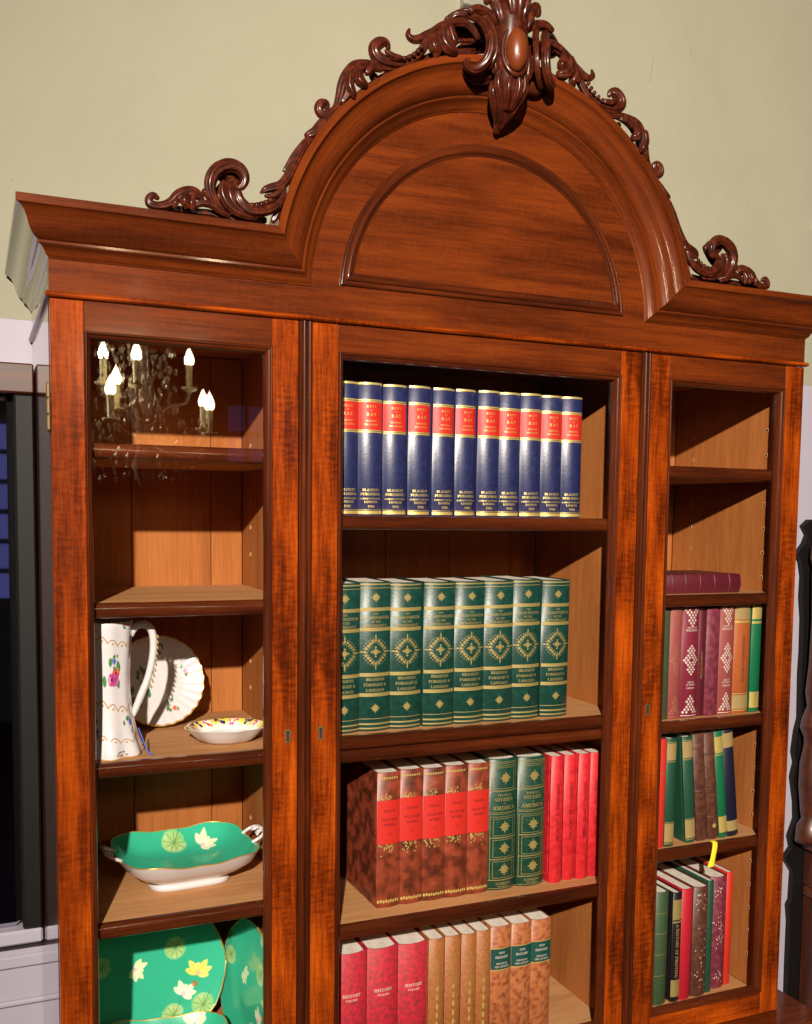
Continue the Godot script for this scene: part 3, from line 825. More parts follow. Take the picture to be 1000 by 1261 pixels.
func door(x0, x1, m0, m1):
	var D = part("door", bookcase)
	var yt = -0.0185; var yb = -1.4228; var mt = -0.0641; var mb = -1.3733
	for q in [[x0 + 0.0008, m0], [m1, x1 - 0.0008]]:
		slab("stile", M.flame, D, Vector3(q[0], yb, -0.023), Vector3(q[1], yt, 0.0), 0.0012, 1)
	slab("rail", M.straight, D, Vector3(m0 + 0.0003, mt, -0.023), Vector3(m1 - 0.0003, yt, -0.0004), 0.0008, 0)
	slab("rail", M.flame, D, Vector3(m0 + 0.0003, yb, -0.023), Vector3(m1 - 0.0003, mb, -0.0004), 0.0008, 0)
	var pr = [Vector2(-0.02, -0.0005), Vector2(0.0, 0.0), Vector2(0.0022, 0.0005), Vector2(0.0030, 0.0020), Vector2(0.0024, 0.0036), Vector2(0.0002, 0.0042), Vector2(-0.0012, 0.0046), Vector2(-0.0016, 0.0062), Vector2(-0.0030, 0.0085), Vector2(-0.0062, 0.0102), Vector2(-0.0100, 0.0108), Vector2(-0.0112, 0.0114), Vector2(-0.0165, 0.0114)]
	var gs = [-1, 2, 2, 2, 2, -1, 5, 5, 5, 5, -1, -1]
	var P = [Vector3(m0, mb, 0), Vector3(m0, mt, 0), Vector3(m1, mt, 0), Vector3(m1, mb, 0)]
	var N = [Vector3(1, 1, 0), Vector3(1, -1, 0), Vector3(-1, -1, 0), Vector3(-1, 1, 0)]
	for k in 4:
		var j = (k + 1) % 4
		var st = ST()
		sweep(st, pr, gs, [[P[k], N[k], Vector3(0, 0, 1)], [P[j], N[j], Vector3(0, 0, 1)]])
		obj("glazing_bead", st, M.dark, D)
	var g = BoxMesh.new()
	g.size = Vector3(m1 - m0 - 0.012, mt - mb - 0.012, 0.003)
	node_of("glass_pane", g, M.glass, D, Vector3((m0 + m1) * 0.5, (mt + mb) * 0.5, -0.0145))

func escutcheon(x, y):
	var poly = PackedVector2Array(); var hole_shade = PackedVector2Array()
	for k in 13:
		var a = -0.9 + (PI + 1.8) * k / 12.0
		poly.append(Vector2(cos(a) * 0.0062, sin(a) * 0.0062 + 0.005))
		hole_shade.append(Vector2(cos(a) * 0.0034, sin(a) * 0.0034 + 0.005))
	poly.append(Vector2(-0.0052, -0.0125)); poly.append(Vector2(0.0052, -0.0125))
	hole_shade.append(Vector2(-0.0024, -0.0098)); hole_shade.append(Vector2(0.0024, -0.0098))
	var st = ST()
	prism(st, poly, 0.0, 0.0012)
	var e = obj("escutcheon", st, M.brass, bookcase, Vector3(x, y, 0.0002))
	st = ST()
	prism(st, hole_shade, 0.0, 0.0003)
	obj("keyhole_shade", st, M.hole_shade, e, Vector3(0, 0, 0.0012))  # raised dark plate painted as the shade in the keyhole, nothing cut out

func crest():
	var C = part("carved_crest", bookcase)
	for s in [1, -1]:
		for t in CREST:
			var pts = []
			for p in t: pts.append([p[0] * s, p[1], p[2], p[3] * 1.2])
			var st = ST()
			tube(st, pts, 28, 4, 1.0, null, 7 if pts.size() > 6 else 5)
			obj("scroll", st, M.carved, C)
	# cartouche over the crown of the arch
	var st = ST()
	tube(st, [[0, 0.60, 0.052, 0.02], [0, 0.56, 0.054, 0.030], [0, 0.515, 0.056, 0.031], [0, 0.47, 0.052, 0.032], [0, 0.43, 0.050, 0.030], [0, 0.40, 0.046, 0.025], [0, 0.382, 0.040, 0.023], [0, 0.366, 0.030, 0.017], [0, 0.352, 0.020, 0.010], [0, 0.340, 0.012, 0.006]], 20, 5)
	obj("cartouche", st, M.carved, C)
	st = ST()
	var ball = SphereMesh.new()
	ball.radius = 1.0; ball.height = 2.0; ball.radial_segments = 32; ball.rings = 16
	var o = node_of("oval_boss", ball, M.boss, C, Vector3(0, 0.452, 0.080))
	o.scale = Vector3(0.0195, 0.0355, 0.019)
	st = ST()
	var ring = []
	for k in 29:
		var a = TAU * k / 28.0
		ring.append([cos(a) * 0.0235, 0.452 + sin(a) * 0.0405, 0.079 - 0.006 * cos(a) * cos(a), 0.0042])
	tube(st, ring, 8, 2)
	obj("boss_rim", st, M.carved, C)
	for s in [-1, 1]:
		for t in [
			[[s * 0.022, 0.425, 0.066, 0.004], [s * 0.026, 0.40, 0.062, 0.008], [s * 0.018, 0.38, 0.056, 0.008], [s * 0.009, 0.36, 0.042, 0.006], [s * 0.002, 0.343, 0.022, 0.003]],
			[[s * 0.006, 0.412, 0.076, 0.003], [s * 0.010, 0.398, 0.072, 0.007], [s * 0.009, 0.382, 0.066, 0.008], [s * 0.004, 0.366, 0.052, 0.006]],
			[[s * 0.029, 0.402, 0.05, 0.006], [s * 0.028, 0.386, 0.048, 0.008], [s * 0.019, 0.368, 0.038, 0.007], [s * 0.008, 0.352, 0.024, 0.004]],
			[[s * 0.006, 0.497, 0.074, 0.004], [s * 0.010, 0.515, 0.08, 0.009], [s * 0.016, 0.54, 0.08, 0.010], [s * 0.026, 0.565, 0.072, 0.009], [s * 0.036, 0.575, 0.07, 0.006]],
			[[s * 0.020, 0.488, 0.066, 0.005], [s * 0.028, 0.508, 0.068, 0.009], [s * 0.036, 0.53, 0.064, 0.009], [s * 0.046, 0.538, 0.062, 0.008], [s * 0.05, 0.528, 0.062, 0.006]],
			[[s * 0.030, 0.46, 0.06, 0.008], [s * 0.033, 0.44, 0.062, 0.010], [s * 0.031, 0.42, 0.062, 0.008]]]:
			st = ST()
			tube(st, t, 28, 4, 1.0, null, 5)
			obj("leaf", st, M.carved, C)
	st = ST()
	tube(st, [[0, 0.497, 0.082, 0.004], [0, 0.52, 0.088, 0.009], [0, 0.55, 0.088, 0.010], [0, 0.585, 0.08, 0.008]], 10, 4)
	obj("leaf", st, M.carved, C)

# ------------------------------------------------------------------ books
const SN = 10
func spine_z(x, w, sag): return -sag * pow(2.0 * x / w, 2)

func patch(st, w, sag, x0, x1, y0, y1, off):
	var n = max(1, int(ceil((x1 - x0) / w * SN)))
	var rows = [PackedVector3Array(), PackedVector3Array()]
	var uvs = [PackedVector2Array(), PackedVector2Array()]
	for k in n + 1:
		var x = x0 + (x1 - x0) * k / n
		for r in 2:
			rows[r].append(Vector3(x, [y1, y0][r], spine_z(x, w, sag) + off))
			uvs[r].append(Vector2(x, y0))
	grid(st, rows, uvs, 1)

func disc(st, w, sag, x, y, r, off, ry = -1.0, n = 8):
	if ry < 0: ry = r
	for k in n:
		var a = TAU * k / n; var b = TAU * (k + 1) / n
		var P = [Vector2(x, y), Vector2(x + cos(b) * r, y + sin(b) * ry), Vector2(x + cos(a) * r, y + sin(a) * ry)]
		var q = []
		for p in P: q.append(Vector3(p.x, p.y, spine_z(p.x, w, sag) + off))
		tri(st, q[0], q[1], q[2])

func diamond(st, w, sag, x, y, rx, ry, off): disc(st, w, sag, x, y, rx, off, ry, 4)

func ring_of(st, w, sag, x, y, r, ry, n, dot, off):
	for k in n:
		var a = TAU * k / n
		disc(st, w, sag, x + cos(a) * r, y + sin(a) * ry, dot, off, -1, 6)

func letters(st, w, sag, text, y, size, off, bold = true, turn = false):
	var t = TextMesh.new()
	var f = SystemFont.new()
	f.font_names = PackedStringArray(["Droid Serif"])
	f.font_weight = 700 if bold else 400
	t.font = f
	t.text = text
	t.font_size = 32
	t.pixel_size = size / 32.0
	t.depth = 0.0
	t.curve_step = 4.0
	var arr = t.get_mesh_arrays()
	var v = arr[Mesh.ARRAY_VERTEX]; var ix = arr[Mesh.ARRAY_INDEX]
	var wide = 0.0
	for p in v: wide = max(wide, absf(p.x))
	var k = 1.0 if turn or wide < w * 0.43 else w * 0.43 / wide
	for i in range(0, ix.size(), 3):
		var q = []
		for j in 3:
			var p = v[ix[i + j]]
			var x = p.x * k; var yy = p.y + y
			if turn:
				x = p.y; yy = y - p.x
			q.append(Vector3(x, yy, spine_z(x, w, sag) + off))
		tri(st, q[0], q[1], q[2])

# the binding: a rounded spine and two boards, U-shaped seen from above
func binding(st, w, h, d, sag, t = 0.0028):
	var out = []; var inn = []
	out.append(Vector2(-w / 2, -d)); inn.append(Vector2(-w / 2 + t, -d))
	out.append(Vector2(-w / 2, -sag - 0.009)); inn.append(Vector2(-w / 2 + t, -sag - 0.009))
	out.append(Vector2(-w / 2 + 0.0012, -sag - 0.006)); inn.append(Vector2(-w / 2 + t, -sag - 0.008))
	for k in SN + 1:
		var x = -w / 2 + w * k / SN
		out.append(Vector2(x, spine_z(x, w, sag)))
		inn.append(Vector2(x * (w - 2 * t) / w, spine_z(x, w, sag) - t))
	out.append(Vector2(w / 2 - 0.0012, -sag - 0.006)); inn.append(Vector2(w / 2 - t, -sag - 0.008))
	out.append(Vector2(w / 2, -sag - 0.009)); inn.append(Vector2(w / 2 - t, -sag - 0.009))
	out.append(Vector2(w / 2, -d)); inn.append(Vector2(w / 2 - t, -d))
	var n = out.size()
	var b = 0.0012
	var rows = []; var uvs = []
	for lv in [[0.0, 0.5], [b, 0.0], [h - b, 0.0], [h, 0.5]]:
		var r = PackedVector3Array(); var u = PackedVector2Array()
		for k in n:
			var p = out[k].lerp(inn[k], lv[1] * 0.6)
			r.append(Vector3(p.x, lv[0], p.y)); u.append(Vector2(p.x, lv[0]))
		rows.append(r); uvs.append(u)
	var gs = []
	for k in n - 1: gs.append(1 if k >= 3 and k < n - 4 else -1)
	grid(st, rows, uvs, gs)
	for y in [0.0, h]:
		for k in n - 1:
			var a = out[k].lerp(inn[k], 0.3); var c = out[k + 1].lerp(inn[k + 1], 0.3)
			quad(st, Vector3(a.x, y, a.y), Vector3(c.x, y, c.y), Vector3(inn[k + 1].x, y, inn[k + 1].y), Vector3(inn[k].x, y, inn[k].y))
	for s in [0, n - 1]:
		quad(st, Vector3(out[s].x, 0, out[s].y), Vector3(out[s].x, h, out[s].y), Vector3(inn[s].x, h, inn[s].y), Vector3(inn[s].x, 0, inn[s].y))

func pages(st, w, h, d, sag, t = 0.0029, inset = 0.003):
	# the block of leaves: rounded at the spine, its top a little hollow
	var x0 = -w / 2 + t; var x1 = w / 2 - t
	var rows = []; var uvs = []
	var N = 8
	for lv in 2:
		var y = [inset, h - inset][lv]
		var r = PackedVector3Array(); var u = PackedVector2Array()
		r.append(Vector3(x0, y, -d + 0.004))
		for k in N + 1:
			var x = x0 + (x1 - x0) * k / N
			r.append(Vector3(x, y, spine_z(x, w, sag) - t - 0.0002))
		r.append(Vector3(x1, y, -d + 0.004)); r.append(r[0])
		for k in r.size(): u.append(Vector2(k, y))
		rows.append(r); uvs.append(u)
	grid(st, rows, uvs, -1)
	for lv in 2:
		var r = rows[lv]
		for k in range(1, r.size() - 2):
			var a = r[k]; var b = r[k + 1]
			quad(st, a, b, Vector3(b.x, b.y, -d + 0.004), Vector3(a.x, a.y, -d + 0.004))

# o: w, h, d, sag, cover, gilt(st), label bands, letters ...
func make_book(called, label, group, o, at):
	var b = thing(called, label, "book", at, group)
	var sag = o.get("sag", 0.14) * o.w
	var st = ST()
	binding(st, o.w, o.h, o.d, sag)
	obj("binding", st, M[o.cover], b)
	st = ST()
	pages(st, o.w, o.h, o.d, sag, 0.0029, o.get("inset", 0.003))
	obj("page_block", st, M.paper, b)
	for q in o.get("labels", []):
		st = ST()
		patch(st, o.w, sag, -o.w / 2 + 0.0003, o.w / 2 - 0.0003, q[0], q[1], 0.00035)
		obj("spine_label", st, M[q[2]], b)
	if o.has("bands"):
		st = ST()
		for q in o.bands: patch(st, o.w, sag, -o.w * 0.485, o.w * 0.485, q[0], q[1], 0.0006)
		obj("gilt_bands", st, M[o.get("gilt", "gilt")], b)
	if o.has("tool"):
		st = ST()
		o.tool.call(st, o.w, sag, o.h)
		obj("gilt_tooling", st, M[o.get("tool_mat", o.get("gilt", "gilt"))], b)
	if o.has("text"):
		st = ST()
		for q in o.text: letters(st, o.w, sag, q[0], q[1], q[2], 0.0009, true, q.size() > 3)
		obj("lettering", st, M[o.get("ink", "gilt")], b)
	if o.has("raised"):
		for y in o.raised:
			st = ST()
			var rows = []; var uvs = []
			for k in 7:
				var a = PI * k / 6.0
				var r = PackedVector3Array(); var u = PackedVector2Array()
				for i in SN + 1:
					var x = -o.w / 2 + o.w * i / SN
					r.append(Vector3(x, y + cos(a) * 0.0022, spine_z(x, o.w, sag) + sin(a) * 0.0014)); u.append(Vector2(x, y))
				rows.append(r); uvs.append(u)
			grid(st, rows, uvs, 1)
			obj("raised_band", st, M[o.cover], b)
	return b

func put_set(called, label, group, o, spots):
	var first = null
	for s in spots:
		var b
		var at = Vector3(s[0], YO + s[1], s[2])
		if first == null or o.has("vary"):
			b = make_book(called, label, group, o, at)
			first = b
		else:
			b = copy(first)
			b.position = at
		b.rotation = Vector3(0, deg_to_rad(s[3] if s.size() > 3 else 0.0), deg_to_rad(0.25 * jitter()))
		b.scale = Vector3(1.0, 1.0 + 0.004 * jitter(), 1.0)
		if s.size() > 5: b.set_meta("label", s[5])

func fleur(st, w, sag, x, y, s, off):
	diamond(st, w, sag, x, y, s * 0.35, s * 0.9, off)
	diamond(st, w, sag, x, y, s * 0.9, s * 0.35, off)
	for q in [[0.32, 0.32], [-0.32, 0.32], [0.32, -0.32], [-0.32, -0.32]]: disc(st, w, sag, x + q[0] * s, y + q[1] * s, s * 0.2, off, -1, 6)

func medallion(st, w, sag, x, y, r, off):
	for k in 20:
		var a = TAU * k / 20.0
		var e = 0.06 * cos(4.0 * a)
		disc(st, w, sag, x + cos(a) * r * (0.76 + e), y + sin(a) * r * (0.84 + e), r * 0.115, off, -1, 6)
		disc(st, w, sag, x + cos(a + 0.1) * r * (0.60 + e), y + sin(a + 0.1) * r * (0.68 + e), r * 0.055, off, -1, 5)
	for k in 28:
		var a = TAU * k / 28.0
		disc(st, w, sag, x + cos(a) * r * 0.95, y + sin(a) * r * 1.02, r * 0.05, off, -1, 5)
	fleur(st, w, sag, x, y, r * 0.36, off)
	for q in [[0, 1.14], [0, -1.14], [1.05, 0], [-1.05, 0]]: diamond(st, w, sag, x + q[0] * r, y + q[1] * r, r * (0.07 if q[0] == 0 else 0.26), r * (0.26 if q[0] == 0 else 0.06), off)
	for q in [[0.3, 0], [-0.3, 0], [0, 0.34], [0, -0.34]]: diamond(st, w, sag, x + q[0] * r, y + q[1] * r, r * 0.10, r * 0.10, off)

func frame(st, w, sag, x0, x1, y0, y1, t, off):
	patch(st, w, sag, x0, x1, y0, y0 + t, off)
	patch(st, w, sag, x0, x1, y1 - t, y1, off)
	patch(st, w, sag, x0, x0 + t, y0, y1, off)
	patch(st, w, sag, x1 - t, x1, y0, y1, off)

func lattice(st, w, sag, x, y, rx, ry, off, half = 0):
	# openwork diamond of small leaves
	for i in range(-4, 5):
		for j in range(-6, 7):
			if (i + j) % 2 != 0: continue
			if half > 0 and j > 0 or half < 0 and j < 0: continue
			var e = absf(i) / 4.0 + absf(j) / 6.0 * 0.75
			if e > 1.02: continue
			if (i * 3 + j * 5) % 7 == 0 and e < 0.8: continue
			disc(st, w, sag, x + rx * i / 4.0, y + ry * j / 6.0, rx * 0.17, off, ry * 0.085, 6)

func jitter(): return rng.randf_range(-1.0, 1.0)

func build_books():
	# eleven blue volumes
	var edges = [-0.2705, -0.227, -0.1793, -0.1306, -0.08, -0.0325, 0.0151, 0.0585, 0.1062, 0.1531, 0.2019, 0.244]
	var spots = []
	var turn = [0, -2, -1, 5, 6, 8, -2, -3, -1, -2, -3]
	for i in 11: spots.append([(edges[i] + edges[i + 1]) / 2, C_SHELF[0] + 0.0002, -0.062 + 0.002 * jitter(), turn[i]])
	put_set("blue_book", "navy blue leather volume with red spine label on the top shelf of the middle bay", "blue leather volumes on the top shelf", {"w": 0.0462, "h": 0.238, "d": 0.17, "sag": 0.2, "cover": "navy", "labels": [[0.1536, 0.2026, "red_label"]],
		"bands": [[0.2335, 0.2372], [0.2026, 0.2043], [0.2053, 0.2075], [0.1485, 0.1507], [0.1517, 0.1534], [0.003, 0.0085], [0.0100, 0.0108]],
		"text": [["B E S T", 0.1945, 0.0055], ["OF", 0.188, 0.0030], ["R A Y", 0.1805, 0.0070], ["EDITED BY", 0.169, 0.0038], ["THE AUTHOR", 0.1625, 0.0038], ["BLACKETT", 0.046, 0.0058], ["PUBLISHING", 0.0385, 0.0058], ["A LIBRARY OF THE WORLD", 0.0305, 0.0038], ["LONDON", 0.0245, 0.0055], ["1986", 0.0165, 0.006]]}, spots)
	# eight green volumes
	edges = [-0.287, -0.224, -0.165, -0.0985, -0.033, 0.031, 0.0925, 0.156, 0.2225]
	spots = []
	for i in 8: spots.append([(edges[i] + edges[i + 1]) / 2, C_SHELF[1] + 0.0002, -0.052 + 0.002 * jitter(), -1.0 + jitter()])
	put_set("green_book", "bottle green volume with gilt wreath on its spine on the thick middle shelf", "green wreath volumes on the middle shelf", {"w": 0.0632, "h": 0.2735, "d": 0.145, "sag": 0.15, "cover": "bottle", "inset": 0.002, "gilt": "gilt_dull", "ink": "gilt_dull",
		"bands": [[0.2680, 0.2705], [0.2620, 0.2632], [0.2205, 0.2270], [0.1840, 0.1905], [0.1010, 0.1075], [0.0640, 0.0705], [0.0225, 0.0237], [0.0120, 0.0150], [0.0040, 0.0068]],
		"tool": func(st, w, s, _h):
			medallion(st, w, s, 0, 0.146, 0.024, 0.0006)
			fleur(st, w, s, 0, 0.2455, 0.0105, 0.0006)
			fleur(st, w, s, 0, 0.0425, 0.0105, 0.0006),
		"text": [["THE", 0.2155, 0.0045], ["ITALIAN PAINTERS", 0.2085, 0.0068], ["OF THE", 0.2010, 0.0050], ["RENAISSANCE", 0.1940, 0.0062], ["BRANDON", 0.0955, 0.0068], ["FORSIGHT &", 0.0855, 0.0068], ["LANGDON", 0.0755, 0.0068]]}, spots)
	# third shelf
	edges = [-0.1785, -0.1281, -0.0815, -0.0349, 0.0127, 0.0608]
	spots = []
	for i in 5: spots.append([(edges[i] + edges[i + 1]) / 2, C_SHELF[2] + 0.0002, -0.080 + 0.003 * jitter(), 0.8 * jitter()])
	put_set("marbled_book", "brown marbled calf volume with broad scarlet label beside two green books", "marbled calf volumes with scarlet labels", {"w": 0.0475, "h": 0.262, "d": 0.165, "sag": 0.1, "vary": true, "cover": "marbled", "labels": [[0.124, 0.208, "red_label"]], "inset": 0.002,
		"tool": func(st, w, s, _h):
			for k in 9: disc(st, w, s, -w * 0.42 + k * w * 0.105, 0.012 + 0.001 * (k % 2), 0.0022, 0.0006, 0.0035, 6)
			for k in 8: disc(st, w, s, -w * 0.42 + k * w * 0.105, 0.2515, 0.002, 0.0006, 0.0025, 6)
			for k in 26: disc(st, w, s, rng.randf_range(-0.42, 0.2) * w, 0.1225 - absf(rng.randfn(0, 0.008)), 0.0012, 0.0006, 0.0018, 5)
			for k in 20: disc(st, w, s, rng.randf_range(-0.42, 0.1) * w, 0.2095 + absf(rng.randfn(0, 0.005)), 0.0011, 0.0006, 0.0016, 5),
		"tool_mat": "gilt", "text": [["ESSAYS", 0.188, 0.006], ["SELECTED", 0.171, 0.0062], ["WORKS", 0.161, 0.0062], ["VOL", 0.143, 0.004]], "ink": "dark_maroon"}, spots)
	put_set("panelled_green_book", "dark green volume with gilt framed panels between marbled and scarlet books", "pair of gilt panelled green books", {"w": 0.0625, "h": 0.266, "d": 0.18, "sag": 0.15, "cover": "deep_green", "gilt": "gilt_dull", "inset": 0.002,
		"tool": func(st, w, s, h):
			for q in [[0.205, 0.25], [0.110, 0.147], [0.066, 0.104], [0.024, 0.060]]:
				frame(st, w, s, -w * 0.45, w * 0.45, q[0] - 0.003, q[1] + 0.003, 0.0009, 0.0006)
				frame(st, w, s, -w * 0.36, w * 0.36, q[0] + 0.001, q[1] - 0.001, 0.0009, 0.0006)
				fleur(st, w, s, 0.002, (q[0] + q[1]) / 2, 0.0145, 0.0006)
			for y in [0.2565, 0.2595, 0.1545, 0.1575, 0.2005, 0.0035, 0.0200]: patch(st, w, s, -w * 0.48, w * 0.48, y, y + 0.0009, 0.0006),
		"text": [["ESSAYS &", 0.193, 0.006], ["STUDIES", 0.184, 0.009], ["OF", 0.176, 0.004], ["AMERICA", 0.167, 0.010], ["LONDON", 0.0135, 0.007], ["PUBLISHED", 0.0075, 0.004]], "ink": "gilt_dull"}, [[0.0928, C_SHELF[2] + 0.0002, -0.078, 0.5], [0.1578, C_SHELF[2] + 0.0002, -0.076, -1.0]])
	edges = [0.1925, 0.2306, 0.2599, 0.2916, 0.3205]
	spots = []
	for i in 4: spots.append([(edges[i] + edges[i + 1]) / 2, C_SHELF[2] + 0.0002, -0.070 - 0.004 * (i % 2), jitter()])
	put_set("scarlet_book", "thin scarlet book at the end of the row beside panelled green books", "scarlet books on the third shelf", {"w": 0.0288, "h": 0.262, "d": 0.165, "sag": 0.16, "cover": "scarlet", "inset": 0.001,
		"text": [["CHRONICLE OF THE YEARS", 0.145, 0.0085, true]], "ink": "dark_maroon"}, spots)
	# bottom of the middle bay
	edges = [-0.2572, -0.1943, -0.1301, -0.0677]
	spots = []
	for i in 3: spots.append([(edges[i] + edges[i + 1]) / 2, FLOOR_IN + 0.0002, -0.078 + 0.002 * jitter(), -0.6])
	put_set("crimson_book", "thick crimson cloth book with pale page tops on the bottom of the middle bay", "crimson cloth books at the bottom of the middle bay", {"w": 0.061, "h": 0.232, "d": 0.15, "sag": 0.13, "cover": "damask", "inset": 0.001,
		"text": [["HISTORY", 0.150, 0.0078], ["VOLUME", 0.141, 0.0055]], "ink": "silver"}, spots)
	edges = [-0.0672, -0.0327, 0.0027, 0.0368, 0.0695]
	spots = []
	for i in 4: spots.append([(edges[i] + edges[i + 1]) / 2, FLOOR_IN + 0.0002, -0.076 + 0.002 * jitter(), -0.6])
	put_set("tan_book", "thin tan book with gilt lettering down its spine beside crimson books", "tan cloth books with gilt lettering", {"w": 0.0338, "h": 0.233, "d": 0.15, "sag": 0.16, "cover": "tan_cloth", "inset": 0.001,
		"tool": func(st, w, s, _h):
			for k in 7: disc(st, w, s, 0, 0.025 + 0.018 * k, 0.003, 0.0006, 0.0065, 6),
		"text": [["THE COLLECTED WORKS", 0.150, 0.0075, true]], "ink": "gilt_dull"}, spots)
	edges = [0.0700, 0.1177, 0.1629, 0.2109]
	spots = []
	for i in 3: spots.append([(edges[i] + edges[i + 1]) / 2, FLOOR_IN + 0.0002, -0.078 + 0.002 * jitter(), -0.6])
	put_set("calf_book", "pale speckled calf book with teal label on the bottom of the middle bay", "speckled calf books with teal labels", {"w": 0.0462, "h": 0.235, "d": 0.15, "sag": 0.12, "cover": "calf", "labels": [[0.147, 0.189, "teal_label"]], "bands": [[0.1895, 0.191], [0.1445, 0.1465]], "inset": 0.001,
		"text": [["NEW", 0.181, 0.0055], ["HISTORY", 0.172, 0.0062], ["EDITED BY", 0.159, 0.0045], ["THE AUTHOR", 0.1525, 0.0045]], "ink": "silver"}, spots)

	# right bay, second shelf: a volume lying flat
	var lying = make_book("lying_book", "plum leather book lying flat on the shelf above the maroon volumes", "", {"w": 0.040, "h": 0.205, "d": 0.15, "sag": 0.12, "cover": "dark_maroon", "raised": [0.03, 0.07, 0.108, 0.146, 0.18]}, Vector3(0.650, YO + R_SHELF[1] + 0.0203, -0.055))
	lying.rotation = Vector3(0, 0, PI / 2)
	# right bay, third shelf
	var y = R_SHELF[2] + 0.0002
	var orn = func(st, w, s, h):
		lattice(st, w, s, 0, h * 0.5, w * 0.36, 0.030, 0.0006)
		lattice(st, w, s, 0, h - 0.016, w * 0.36, 0.034, 0.0006, 1)
		lattice(st, w, s, 0, 0.012, w * 0.36, 0.034, 0.0006, -1)
		patch(st, w, s, -w * 0.46, w * 0.46, h - 0.010, h - 0.0085, 0.0006)
		patch(st, w, s, -w * 0.46, w * 0.46, h - 0.006, h - 0.0030, 0.0006)
		patch(st, w, s, -w * 0.46, w * 0.46, 0.004, 0.0055, 0.0006)
	var otext = [["SELECTED", 0.192, 0.0045], ["WRITINGS", 0.186, 0.0055], ["GREAT", 0.076, 0.0045], ["AUTHORS", 0.0705, 0.0045], ["LIBRARY", 0.0635, 0.0045]]
	make_book("olive_book", "dark olive cloth book at the hinge end of the maroon row", "", {"w": 0.034, "h": 0.250, "d": 0.16, "cover": "olive", "raised": [0.05, 0.1, 0.15, 0.2]}, Vector3(0.4475, YO + y, -0.05))
	make_book("maroon_book", "faded dusty maroon book with dim ornament beside the olive book", "", {"w": 0.0305, "h": 0.247, "d": 0.16, "cover": "dusty_maroon", "tool": orn, "tool_mat": "dusty_gilt"}, Vector3(0.4805, YO + y, -0.05))
	make_book("maroon_book", "broad maroon book with pale openwork ornament and lettering", "", {"w": 0.0445, "h": 0.246, "d": 0.16, "cover": "maroon", "tool": orn, "tool_mat": "silver", "text": otext, "ink": "silver"}, Vector3(0.5195, YO + y, -0.05))
	make_book("maroon_book", "narrow dark brown maroon book with a gold ribbon hanging over it", "", {"w": 0.0165, "h": 0.242, "d": 0.16, "cover": "dark_maroon", "text": [["A LIFE OF LETTERS", 0.11, 0.006, true]], "ink": "gilt_dull"}, Vector3(0.5515, YO + y, -0.056))
	make_book("maroon_book", "plain worn maroon book shorter than the ornamented ones either side", "", {"w": 0.0345, "h": 0.232, "d": 0.15, "cover": "plum"}, Vector3(0.578, YO + y, -0.05))
	make_book("maroon_book", "slimmer maroon book with pale openwork ornament beside the orange book", "", {"w": 0.0375, "h": 0.247, "d": 0.16, "cover": "dusty_maroon", "tool": orn, "tool_mat": "silver", "text": otext, "ink": "silver"}, Vector3(0.6155, YO + y, -0.05))
	make_book("orange_book", "orange leather book with cream spine labels on the maroon shelf", "", {"w": 0.0435, "h": 0.249, "d": 0.16, "cover": "terracotta", "labels": [[0.205, 0.236, "cream_label"], [0.010, 0.040, "cream_label"]], "bands": [[0.238, 0.241], [0.198, 0.2025], [0.0425, 0.044], [0.006, 0.008]], "text": [["LES HOMMES DU MONDE", 0.12, 0.008, true]], "ink": "cocoa"}, Vector3(0.6585, YO + y, -0.05))
	make_book("emerald_book", "slim emerald book with gilt label at the end of the maroon row", "", {"w": 0.027, "h": 0.251, "d": 0.16, "cover": "emerald", "bands": [[0.205, 0.235], [0.195, 0.200], [0.010, 0.045]], "text": [["EMERALD", 0.030, 0.006, true]], "ink": "gilt_dull"}, Vector3(0.6962, YO + y, -0.05))
	# right bay, fourth shelf: leaning
	y = R_SHELF[3] + 0.0002
	make_book("red_book", "bright red cloth book standing upright at the head of the leaning row", "", {"w": 0.0235, "h": 0.232, "d": 0.16, "cover": "rust_red", "text": [["POEMS", 0.16, 0.006]], "ink": "gilt_dull"}, Vector3(0.447, YO + y, -0.042))
	var gl = [[0.186, 0.222, "cream_label"], [0.010, 0.050, "cream_label"]]
	make_book("dark_green_book", "dark green book with cream labels standing upright beside the red book", "", {"w": 0.0245, "h": 0.232, "d": 0.16, "cover": "forest", "labels": gl, "bands": [[0.2235, 0.225], [0.182, 0.184], [0.0515, 0.053], [0.006, 0.008]], "gilt": "gilt_dull"}, Vector3(0.4722, YO + y, -0.042))
	var lean = [
		["dark_green_book", "dark green book with cream labels leaning against the brown books", {"w": 0.0265, "h": 0.232, "d": 0.16, "cover": "forest", "labels": gl, "bands": [[0.2235, 0.225], [0.182, 0.184], [0.0515, 0.053], [0.006, 0.008]], "gilt": "gilt_dull"}, 0.5335, 4.6],
		["brown_book", "cocoa brown book with a yellow ribbon hanging from its foot", {"w": 0.030, "h": 0.236, "d": 0.16, "cover": "cocoa", "raised": [0.06, 0.11, 0.16, 0.205]}, 0.5655, 5.2],
		["brown_book", "cocoa brown book leaning between its twin and the bright green book", {"w": 0.0285, "h": 0.236, "d": 0.16, "cover": "cocoa", "raised": [0.05, 0.12, 0.19], "tool": func(st, w, s, _h): fleur(st, w, s, 0, 0.03, 0.008, 0.0016)}, 0.5955, 5.6],
		["bright_green_book", "bright green book with gilt labels leaning beside the navy book", {"w": 0.0225, "h": 0.238, "d": 0.16, "cover": "emerald", "bands": [[0.19, 0.226], [0.012, 0.048], [0.185, 0.187]], "gilt": "gilt"}, 0.6220, 6.2],
		["navy_book", "ink blue book with cream label leaning at the end of the row", {"w": 0.0295, "h": 0.240, "d": 0.16, "cover": "ink", "labels": [[0.2, 0.232, "cream_label"], [0.012, 0.035, "cream_label"]]}, 0.6490, 6.6]]
